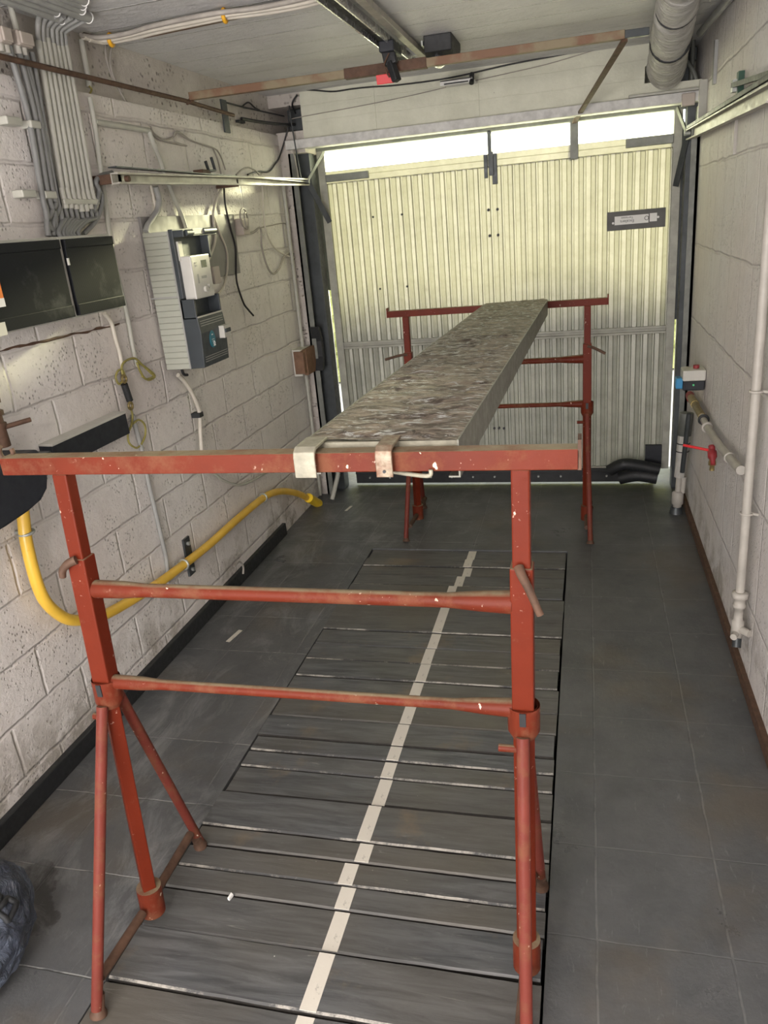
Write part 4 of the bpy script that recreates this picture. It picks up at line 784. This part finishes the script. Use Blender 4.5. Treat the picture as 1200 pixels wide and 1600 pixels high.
# ---- dark panel and black curved cover, rusty pipe, yellow pipe
tag(MB().prism([(-1.655, 1.045), (-1.602, 1.040), (-1.600, .965), (-1.655, .960)], 1, 2.02, 2.448).build('flat_box', M['black_gloss'], bevel=.002), 'long dark slate box on the wall above the left end of the near trestle', 'box')
tag(MB().box(-1.655, -1.600, 2.02, 2.445, 1.0395, 1.0475).build('pale_batten', M['white_plastic'], bevel=.001), 'pale strip lying along the top of the long dark box', 'strip')
tag(MB().prism([(1.80, 1.02), (1.99, 1.035), (2.00, .975), (1.84, .955), (1.78, .985)], 0, -1.655, -1.585).build('hinged_flap', M['meter_dark'], bevel=.002), 'small dark slanted flap between the long box and the black curved cover', 'flap')
tag(MB().prism([(1.15, 1.105), (1.765, 1.105), (1.778, 1.06), (1.778, 1.02), (1.765, .990), (1.73, .968), (1.67, .957), (1.58, .950), (1.15, .94)], 0, -1.655, -1.445).build('meter_cover', M['black_gloss'], bevel=.008), 'black box cover with a rounded lower edge at the left edge, yellow pipe below it', 'cover')
rp = thing('rusty_pipe', (-1.60, 1.84, 1.1), 'rusty threaded pipe stub just above the left end of the near trestle', 'pipe')
MB().cyl((-1.595, 1.815, 1.10), (-1.595, 1.80, 1.32), .019, seg=16).build('pipe', M['rust'], rp)
for z in (1.155, 1.19, 1.225): MB().cyl((-1.595, 1.812-z*.01+.01, z), (-1.595, 1.812-z*.01+.01, z+.014), .025, seg=6).build('nut', M['rust'], rp)
MB().cyl((-1.58, 1.82, 1.155), (-1.54, 1.88, 1.16), .007, seg=10).build('tap_handle', M['rust'], rp)
yp = thing('gas_pipe', (-1.62, 2.8, 0), 'bright yellow gas pipe curving down and along the left wall to the door corner', 'pipe')
MB().tube([(-1.612, 1.845, 0.930), (-1.612, 1.835, 0.873), (-1.612, 1.821, 0.796), (-1.612, 1.820, 0.666), (-1.612, 1.842, 0.582), (-1.612, 1.908, 0.497), (-1.612, 1.996, 0.447), (-1.612, 2.098, 0.412), (-1.612, 2.257, 0.385), (-1.612, 2.461, 0.359), (-1.612, 2.672, 0.345), (-1.612, 2.914, 0.334), (-1.612, 3.195, 0.334), (-1.612, 3.518, 0.324), (-1.612, 3.691, 0.298), (-1.612, 3.868, 0.239), (-1.612, 4.053, 0.154), (-1.612, 4.187, 0.073)], .0185, 16).build('pipe', M['yellow'], yp)
e1, e2 = [(-1.600, 4.139, 0.103), (-1.600, 4.294, -0.012)]
MB().cyl(e1, (e2[0], e2[1], max(e2[2], .01)), .028, seg=16).build('end_sleeve', M['yellow_bright'], yp, 'brighter yellow end sleeve')
for i, (q, ax) in enumerate(zip([(-1.612, 1.831, 0.829), (-1.612, 2.655, 0.346), (-1.612, 3.527, 0.325)], ((0, -.1, 1), (0, .75, -.05), (0, .8, -.05)))):
    c = MB().torus(q, ax, .021, .005, 18); c.cyl((q[0]-.02, q[1], q[2]), (q[0]-.043, q[1], q[2]), .006)
    tag(c.build('pipe_clamp', M['galv']), ('shiny metal clamp on the yellow pipe under the black cover', 'grey wire clamp on the yellow pipe by the small dark wall plate', 'grey wire clamp on the yellow pipe near the door corner')[i], 'clamp', 'clamps on the yellow pipe')
q0, q1 = [(-1.645, 2.747, 0.420), (-1.645, 2.810, 0.250)]
wp = thing('wall_plate', (-1.65, (q0[1]+q1[1])/2, q1[2]), 'narrow dark steel plate with two bolts behind the yellow pipe', 'plate')
MB().box(-1.652, -1.641, min(q0[1], q1[1])-.01, max(q0[1], q1[1])-.02, q1[2], q0[2]).build('plate', M['dark_steel'], wp, bevel=.001)
for z in (q1[2]+.025, q0[2]-.025): MB().cyl((-1.642, (q0[1]+q1[1])/2-.015, z), (-1.630, (q0[1]+q1[1])/2-.015, z), .009, seg=6).build('bolt', M['galv'], wp)
st = [(-1.620, 3.107, 0.129), (-1.620, 3.166, 0.126), (-1.620, 3.198, 0.087), (-1.620, 3.185, 0.052)]
tag(MB().tube(st, .005, 8).build('wall_staple', M['grey_wire']), 'small bent grey loop just above the left skirting', 'loop')

# ============================================================ DOOR TRACKS AND ARMS
def track(x, y0, y1, side, lab):
    R = thing('door_track', (x, (y0+y1)/2, 1.82), lab, 'door track', 'horizontal garage door tracks')
    z0, z1 = (1.822, 1.858) if side < 0 else (1.822, 1.872); zc = lambda y: 0
    dz = .026 if side < 0 else 0
    s_ = -side
    prof = [(x-.014*s_, z0), (x+.016*s_, z0), (x+.016*s_, z0+.006), (x-.010*s_, z0+.004), (x-.010*s_, z1-.004), (x+.016*s_, z1-.006), (x+.016*s_, z1), (x-.014*s_, z1)]
    m = MB(); n = len(prof); vs = [(a, y0, b-dz*.9+(.0 if side < 0 else -.002)) for a, b in prof]+[(a, y1, b+(.012 if side < 0 else .034)) for a, b in prof]
    m.add(vs, [(i, (i+1) % n, n+(i+1) % n, n+i) for i in range(n)]+[tuple(range(n)), tuple(range(n, 2*n))])
    m.build('channel', M['steel_rail'], R)
    return R
tl = track(-1.535, 2.56, 4.60, -1, 'pale steel door track along the left wall')
MB().box(-1.552, -1.520, 2.56, 4.58, 1.850, 1.854).build('top_edge', M['dark_steel'], tl)
MB().box(-1.655, -1.545, 2.60, 2.62, 1.805, 1.835).build('wall_lug', M['rust'], tl); MB().box(-1.655, -1.545, 3.60, 3.62, 1.812, 1.842).build('wall_lug', M['rust'], tl)
MB().cyl((-1.530, 2.62, 1.816), (-1.515, 2.62, 1.816), .010, seg=12).build('stop_bolt', M['rust'], tl)
tR = track(.500, 2.62, 4.60, 1, 'pale steel door track along the right wall with yellow green glints')
MB().beam((.488, 2.60, 1.884), (.488, 4.55, 1.912), .012, .016).build('pull_rod', M['black'], tR, 'black rod above the track', bevel=.002)
MB().box(.530, .5405, 3.42, 3.434, 1.725, 1.87).build('wall_lug', M['painted_pipe'], tR)
# black lever bracket on right wall
rbk = thing('spring_bracket', (.53, 3.1, 1.9), 'green and black upright bracket with a lever on the right wall', 'bracket')
g0, g1 = [(0.530, 3.365, 1.992), (0.530, 3.331, 1.907)]
MB().box(.520, .5405, (g0[1]+g1[1])/2-.012, (g0[1]+g1[1])/2+.028, g1[2], g0[2]).build('upright', simple('dark_green_paint', (.015, .075, .045), .5), rbk)
MB().beam((.512, g0[1]+.03, (g0[2]+g1[2])/2+.005), (.500, 2.50, 1.885), .014, .016).build('lever', M['black'], rbk)
MB().box(.505, .525, g0[1]-.01, g0[1]+.03, (g0[2]+g1[2])/2-.02, (g0[2]+g1[2])/2+.02).build('clamp', M['galv'], rbk)
def arm(name, a, b, mat, lab, wd=.030, th=.008):
    o = MB().beam(a, b, th, wd).build('lever_arm', M[mat], d1, lab, bevel=.001)
    MB().cyl((a[0]-.012, a[1], a[2]), (a[0]+.012, a[1], a[2]), .014, seg=12).build('pivot', M['galv'], o)
arm('door_arm', (-1.530, 4.57, 1.855), (-1.440, 4.62, 1.628), 'dark_steel', 'dark flat arm slanting down from the left track end onto the door')
arm('door_arm', (-1.528, 4.56, 1.856), (-1.445, 4.66, 2.005), 'galv', 'bright thin arm slanting up from the left track end across the glazing', .016)
arm('door_arm', (.492, 4.57, 1.888), (.447, 4.60, 1.645), 'dark_steel', 'dark flat arm slanting down from the right track end onto the door')
arm('door_arm', (.488, 4.58, 1.890), (.445, 4.66, 2.018), 'mid_steel', 'grey arm slanting up from the right track end across the glazing', .018)
tag(MB().tube([(-1.545, 4.47, 1.86), (-1.565, 4.47, 2.06)], .004, 8).build('pull_rope', M['grey_wire']), 'thin pale cord beside the left pier above the track', 'cord')
tag(MB().tube([(-1.530, 4.46, 1.86), (-1.552, 4.46, 2.20)], .004, 8).build('pull_rope', M['dark_steel']), 'thin dark cord from the lintel corner down to the left track', 'cord')
tag(MB().tube([(-1.537, 4.485, 2.304), (-1.515, 4.485, 2.308), (-1.412, 4.485, 2.293), (-1.306, 4.485, 2.274), (-1.199, 4.485, 2.274), (-1.095, 4.485, 2.271), (-0.957, 4.485, 2.263), (-0.687, 4.485, 2.263), (-0.362, 4.485, 2.287), (-0.112, 4.485, 2.298), (0.130, 4.485, 2.319)], .0038, 8).build('lintel_cable', M['black_cable']), 'black cable sagging along the top of the lintel', 'cable')
tag(MB().tube([(-1.557, 4.488, 2.170), (-1.482, 4.488, 2.175), (-1.174, 4.488, 2.189), (-0.894, 4.488, 2.206), (-0.623, 4.488, 2.230), (-0.363, 4.488, 2.250), (-0.174, 4.488, 2.267), (0.040, 4.488, 2.298)], .0022, 6).build('lintel_wire', M['grey_wire']), 'thin straight wire crossing the face of the lintel', 'wire')
# clutter in the left lintel corner
lc_ = thing('cable_block', (-1.57, 4.44, 2.12), 'dark dusty terminal block stuffed in the opening left of the lintel', 'terminal')
MB().box(-1.60, -1.50, 4.55, 4.62, 2.115, 2.225).build('block', M['dark_steel'], lc_, bevel=.006)
MB().tube([(-1.665, 4.05, 2.145), (-1.63, 4.2, 2.14), (-1.58, 4.42, 2.14), (-1.56, 4.56, 2.15)], .008).tube([(-1.55, 4.56, 2.2), (-1.535, 4.47, 2.24), (-1.50, 4.47, 2.28)], .005).tube([(-1.68, 3.86, 2.205), (-1.66, 4.1, 2.20), (-1.60, 4.5, 2.19)], .004).build('lead', M['black_cable'], lc_)
wire('thin_wire', 'black_cable', [(-1.672, 4.094, 2.203), (-1.672, 4.187, 2.233), (-1.672, 4.267, 2.217), (-1.672, 4.326, 2.211), (-1.672, 4.220, 2.207), (-1.672, 4.110, 2.202)], .004, 'short black kinked wire beside the dark wall bracket', 'wire')
tag(MB().box(-1.69, -1.665, 4.018, 4.094, 2.127, 2.138).build('wire_clip', M['black']), 'small black clip under the kinked wire', 'clip')
# box and pad on the left pier
bx = thing('light_switch', (-1.60, 4.40, 1.0), 'old rusty brown and white switch box on the pier left of the door', 'switch')
MB().box(-1.655, -1.600, 4.30, 4.47, .800, .955).build('back_box', M['white_plastic'], bx, bevel=.003); MB().box(-1.640, -1.580, 4.29, 4.33, .815, .945).box(-1.600, -1.575, 4.33, 4.49, .80, .95).build('cover', M['foam'], bx, 'rusty brown cover', bevel=.003)
MB().tube([(-1.625, 4.42, 0.95), (-1.625, 4.42, 1.85)], .010, 10).tube([(-1.625, 4.42, .805), (-1.625, 4.42, .02)], .010, 10).build('conduit', M['conduit'], bx, 'pale upright conduit above and below')
tag(MB().prism([(4.46, .80), (4.50, .80), (4.53, .88), (4.53, .98), (4.50, 1.05), (4.47, 1.06), (4.495, .97), (4.495, .88)], 0, -1.590, -1.530).build('door_buffer', M['black'], bevel=.003), 'curved black rubber buffer fixed to the frame post beside the switch box', 'buffer')
tag(MB().tube([(-1.50, 4.44, .15), (-1.53, 4.36, .0+.012)], .014, 10).tube([(-1.505, 4.45, .2), (-1.50, 4.44, .15)], .014, 10).build('pipe_stub', M['conduit']), 'short pale pipe stub leaning by the yellow pipe end', 'pipe')

# ============================================================ DUCT, RIGHT WALL PIPES
du = thing('air_duct', (.33, 3.7, 2.1), 'crumpled white wrapped duct running under the ceiling into the lintel corner', 'duct')
n_ = 150; pts = []; rr = []
for k in range(n_+1):
    t = k/n_; y = 2.2+(4.42-2.2)*t; x = .262+.105*t**1.3; z = 2.235-.068*max(0, (t-.35)/.65)**1.2
    pts.append((x, y, z)); rr.append((.050+.034*t)*(1+.05*math.sin(k*1.9)+.03*math.sin(k*.83+1)))
dm = MB().tube(pts, rr, 36, False)
for q_ in dm.v:
    t_ = (q_.y-2.2)/2.22; cx_ = .262+.105*max(t_, 0)**1.3; cz_ = 2.235-.068*max(0, (t_-.35)/.65)**1.2
    k_ = 1+.10*noise.noise(Vector((q_.x*6, q_.y*30, q_.z*6)))+.05*noise.noise(Vector((q_.x*15, q_.y*60, q_.z*15+4)))
    q_.x = cx_+(q_.x-cx_)*k_; q_.z = cz_+(q_.z-cz_)*k_
dm.build('wrap', M['duct'], du)
for y in (3.35, 3.86): 
    t = (y-2.2)/2.22; x = .262+.105*t**1.3; z = 2.235-.068*max(0, (t-.35)/.65)**1.2
    MB().torus((x, y, z), (.06, 1, -.03+.15*(y > 3.5)), .052+.034*t, .0035 if y < 3.5 else .006, 24).build('tie_wire', M['black'], du)
vb = thing('valve_cluster', (.46, 4.6, 2.12), 'dark tangle of pipes and valve in the open corner right of the duct', 'valve')
MB().tube([(.42, 4.56, 2.19), (.46, 4.55, 2.21), (.50, 4.54, 2.16), (.52, 4.53, 2.10)], .011, 10).build('hose', M['mid_steel'], vb)
MB().box(.44, .49, 4.60, 4.68, 2.115, 2.25).box(.42, .53, 4.66, 4.72, 2.22, 2.28).build('valve_body', M['dark_steel'], vb, bevel=.005)
MB().box(.435, .455, 4.56, 4.58, 2.165, 2.19).build('tag_label', M['white_plastic'], vb)
MB().cyl((.50, 4.58, 2.12), (.50, 4.58, 2.296), .010).build('riser', M['mid_steel'], vb)
p0, p1 = [(0.522, 3.586, 2.270), (0.506, 4.281, 2.270)]
tag(MB().tube([(p0[0], p0[1], 2.275), (.485, 4.2, 2.262)], .016, 12, False).build('ceiling_conduit', M['conduit_grey']), 'grey conduit along the right ceiling corner with a cut end', 'conduit')
a_, b_ = [(0.535, 4.007, 2.203), (0.535, 4.066, 2.035)]
tag(MB().box(.526, .5405, (a_[1]+b_[1])/2-.012, (a_[1]+b_[1])/2+.022, b_[2], a_[2]).build('cable_cover', M['conduit_grey'], bevel=.002), 'short flat grey cable cover high on the right wall', 'trunking')
tag(MB().box(.505, .5405, 4.30, 4.32, 1.90, 2.09).build('cable_cover', M['conduit'], bevel=.002), 'thin pale trunking beside the right end of the lintel', 'trunking')
tag(MB().box(.445, .505, 4.44, 4.47, 2.00, 2.055).build('block_of_wood', M['pink_plastic'], bevel=.003), 'small pale block tucked under the right end of the lintel', 'block')
rpn = thing('water_riser', (.51, 2.56, .19), 'tall white painted water pipe on the right wall with a drain valve', 'pipe')
MB().tube([(.505, 2.575, 2.29), (.505, 2.56, 1.2), (.503, 2.545, .33)], .0145, 16, False).build('pipe', M['painted_pipe'], rpn)
MB().lathe((.503, 2.54, .345), (0, 0, -1), [(0, .016), (.002, .026), (.020, .026), (.022, .018), (.045, .018), (.047, .021), (.055, .021), (.057, .015), (.105, .015), (.107, .020), (.16, .021), (.162, .016), (.175, .016)], 18).build('fitting', M['painted_pipe'], rpn)
MB().cyl((.503, 2.54, .21), (.535, 2.50, .21), .013).cyl((.503, 2.54, .195), (.485, 2.50, .195), .011).build('valve', M['painted_pipe'], rpn)
MB().cyl((.503, 2.535, .172), (.500, 2.52, .145), .015, seg=8).build('drain_cap', M['dark_steel'], rpn)
for z in (.62, 1.02): MB().torus((.505, 2.556, z), (0, 0, 1), .018, .004, 14).cyl((.52, 2.556, z), (.541, 2.54, z), .005).build('pipe_bracket', M['painted_pipe'], rpn)
wl_ = thing('water_branch', (.50, 3.3, .6), 'sloping white water pipe with brass joints on the right wall', 'pipe')
h = [(0.505, 4.036, 0.661), (0.505, 3.887, 0.664), (0.505, 3.639, 0.668), (0.505, 3.473, 0.662), (0.505, 3.207, 0.675), (0.505, 2.912, 0.699), (0.505, 2.690, 0.723)]
MB().tube(h[3:], .016, 14).build('pipe', M['painted_pipe'], wl_)
MB().cyl(h[0], h[1], .020, seg=8).cyl(h[1], h[2], .017, seg=12).build('brass_joint', M['brass'], wl_, 'brass joint')
MB().cyl(h[2], h[3], .014).build('union', M['painted_pipe'], wl_)
dd = (Vector(h[3])-Vector(h[2])).normalized()
MB().torus(Vector(h[2])+dd*.05, dd, .019, .006, 16).build('band', M['black'], wl_); MB().torus(Vector(h[3]), dd, .019, .006, 16).torus(Vector(h[5]), dd, .017, .004, 16).build('collar', M['painted_pipe'], wl_)
MB().cyl(Vector(h[0])+Vector((0, .0, -.004)), Vector(h[0])-dd*.06, .021, seg=12).build('red_joint', M['red_tap'], wl_, 'dull red joint')
tp = [(0.495, 3.260, 0.642), (0.495, 3.229, 0.610), (0.495, 3.219, 0.587), (0.495, 3.210, 0.563)]
tapo = thing('drain_tap', tp[3], 'red water tap with lever hanging from the sloping pipe on the right wall', 'tap')
MB().lathe(tp[0], Vector(tp[1])-Vector(tp[0]), [(0, .013), (.015, .013), (.018, .010), (.026, .018), (.050, .018), (.065, .010), (.085, .009)], 16).build('body', M['red_tap'], tapo)
MB().cyl(Vector(tp[0])+Vector((0, 0, -.02)), Vector(tp[0])+Vector((-.10, .06, -.012)), .006, seg=8).build('lever', M['red_plastic'], tapo, 'bright red lever')
tb_ = Vector(tp[2]); MB().lathe(tb_+Vector((0, 0, .0)), (0, 0, -1), [(-.02, .009), (0, .015), (.012, .015), (.015, .009), (.035, .010)], 14).build('spout', M['brass'], tapo)
wm = thing('valve_actuator', (.49, 4.1, .66), 'small white topped black box with a green light at the end of the sloping pipe', 'actuator')
c_ = [(0.500, 4.349, 0.576), (0.500, 3.792, 0.765), (0.500, 3.952, 0.749), (0.500, 3.715, 0.740)]
cy, cz = c_[3][1]+.16, c_[3][2]+.05
MB().box(.44, .535, cy-.05, cy+.05, cz-.045, cz+.0).build('base', M['black_gloss'], wm, bevel=.005); MB().box(.437, .538, cy-.055, cy+.055, cz, cz+.05).build('lid', M['white_plastic'], wm, 'white lid', bevel=.006)
MB().cyl((.50, cy-.0, cz+.05), (.50, cy, cz+.065), .014, seg=12).build('knob', M['red_tap'], wm); MB().cyl((.485, cy-.055, cz-.018), (.485, cy-.049, cz-.018), .005, seg=8).build('indicator', simple('green_indicator', (.1, .6, .25), .3), wm)
MB().box(.41, .445, cy-.03, cy+.03, cz-.04, cz+.01).build('blue_cap', M['blue_plastic'], wm, 'blue cap', bevel=.006)
dp = thing('drain_pipe', (.44, 4.15, 0), 'white wrapped downpipe with black band in the corner right of the door', 'pipe')
q = [(0.505, 4.180, 0.551), (0.498, 4.180, 0.432), (0.491, 4.180, 0.311), (0.483, 4.180, 0.204), (0.480, 4.180, 0.114), (0.476, 4.180, 0.041)]
MB().tube(q[:2]+[q[1]], .034, 16, False).build('upper_sleeve', M['mid_steel'], dp, 'dark grey insulating sleeve')
MB().tube([q[1], q[2], q[3]], [.032, .030, .026], 16, False).build('wrapped_pipe', M['duct'], dp)
for i_, t in enumerate((.35, .7)): MB().torus(Vector(q[1]).lerp(Vector(q[2]), t), (0, 0, 1), .032, .003, 16).build('band', M['black'], dp)
MB().tube([q[3], q[4]], .015, 12, False).tube([(q[3][0]+.025, q[3][1], q[3][2]), (q[4][0]+.022, q[4][1], q[4][2])], .013, 12, False).build('twin_pipe', M['painted_pipe'], dp)
MB().lathe(q[4], (0, 0, -1), [(-.01, .02), (.0, .030), (.06, .030), (.065, .022), (.10, .022)], 16).build('elbow', M['painted_pipe'], dp)
MB().cyl((q[5][0], q[5][1], q[5][2]-.005), (q[5][0], q[5][1], .0), .028, .036).build('floor_flange', M['dark_steel'], dp)
tag(MB().tube([(.500, 4.05, .58), (.490, 4.12, .25)], .012, 10, False).build('insulated_pipe', M['dark_steel']), 'thin dark insulated pipe beside the wrapped downpipe', 'pipe')

# ============================================================ BAG at the lower left
bg = thing('plastic_bag', (-1.44, 1.03, 0), 'crumpled slate blue plastic bag with dark printed letters at the lower left edge', 'bag')
def bag_point(c, off=0.0):
    k = 1+.14*noise.noise(c*1.7)+.06*noise.noise(c*4.5+Vector((3, 1, 2)))-.05*abs(noise.noise(c*7))+off
    z = c.z*k; w_ = 1-.30*max(0, z)
    return (-1.41+c.x*k*.175*w_, 1.04+c.y*k*.20*w_, max(.003+off*.1, .155+z*.175))
bm = bmesh.new(); bmesh.ops.create_icosphere(bm, subdivisions=6, radius=1)
MB().add([bag_point(v.co) for v in bm.verts], [[v.index for v in f.verts] for f in bm.faces], True).build('sack', M['bag'], bg); bm.free()
def bag_letter(strokes, lon, lat, size):
    m = MB()
    for pts_ in strokes:
        Q = []
        for a in range(len(pts_)-1):
            for k in range(5): Q.append(Vector(pts_[a]).lerp(Vector(pts_[a+1]), k/5))
        Q.append(Vector(pts_[-1])); out = []
        for u in Q:
            lo_ = lon+u.x*size; la = lat+u.y*size
            out.append(bag_point(Vector((math.cos(la)*math.cos(lo_), math.cos(la)*math.sin(lo_), math.sin(la))), .012))
        m.tube(out, .0075, 6, False)
    m.build('printed_letter', M['black'], bg, 'dark printed letter')
bag_letter([[(0, 0), (0, 1), (.55, .9), (.55, .6), (0, .5), (.6, .4), (.6, .1), (0, 0)]], .15, .25, .42)
bag_letter([[(0, 1), (.35, 0), (.7, 1)]], -.55, .05, .42)

tag(MB().prism([(-1.470, 2.634), (-1.452, 2.630), (-1.436, 2.730), (-1.454, 2.734)], 2, .001, .003).build('tape_strip', M['stripe']), 'small pale strip of tape stuck on the left floor tiles', 'tape')
tag(MB().prism([(-1.400, 4.19), (-1.385, 4.19), (-1.372, 4.27), (-1.388, 4.27)], 2, .001, .003).build('tape_strip', M['stripe']), 'small pale strip of tape on the floor near the left door corner', 'tape')
tag(MB().prism([(-.890, 1.370), (-.884, 1.368), (-.880, 1.384), (-.888, 1.388)], 2, .001, .008).build('paint_chip', M['white']), 'tiny white chip lying on a plank joint right of the near left socket', 'chip')
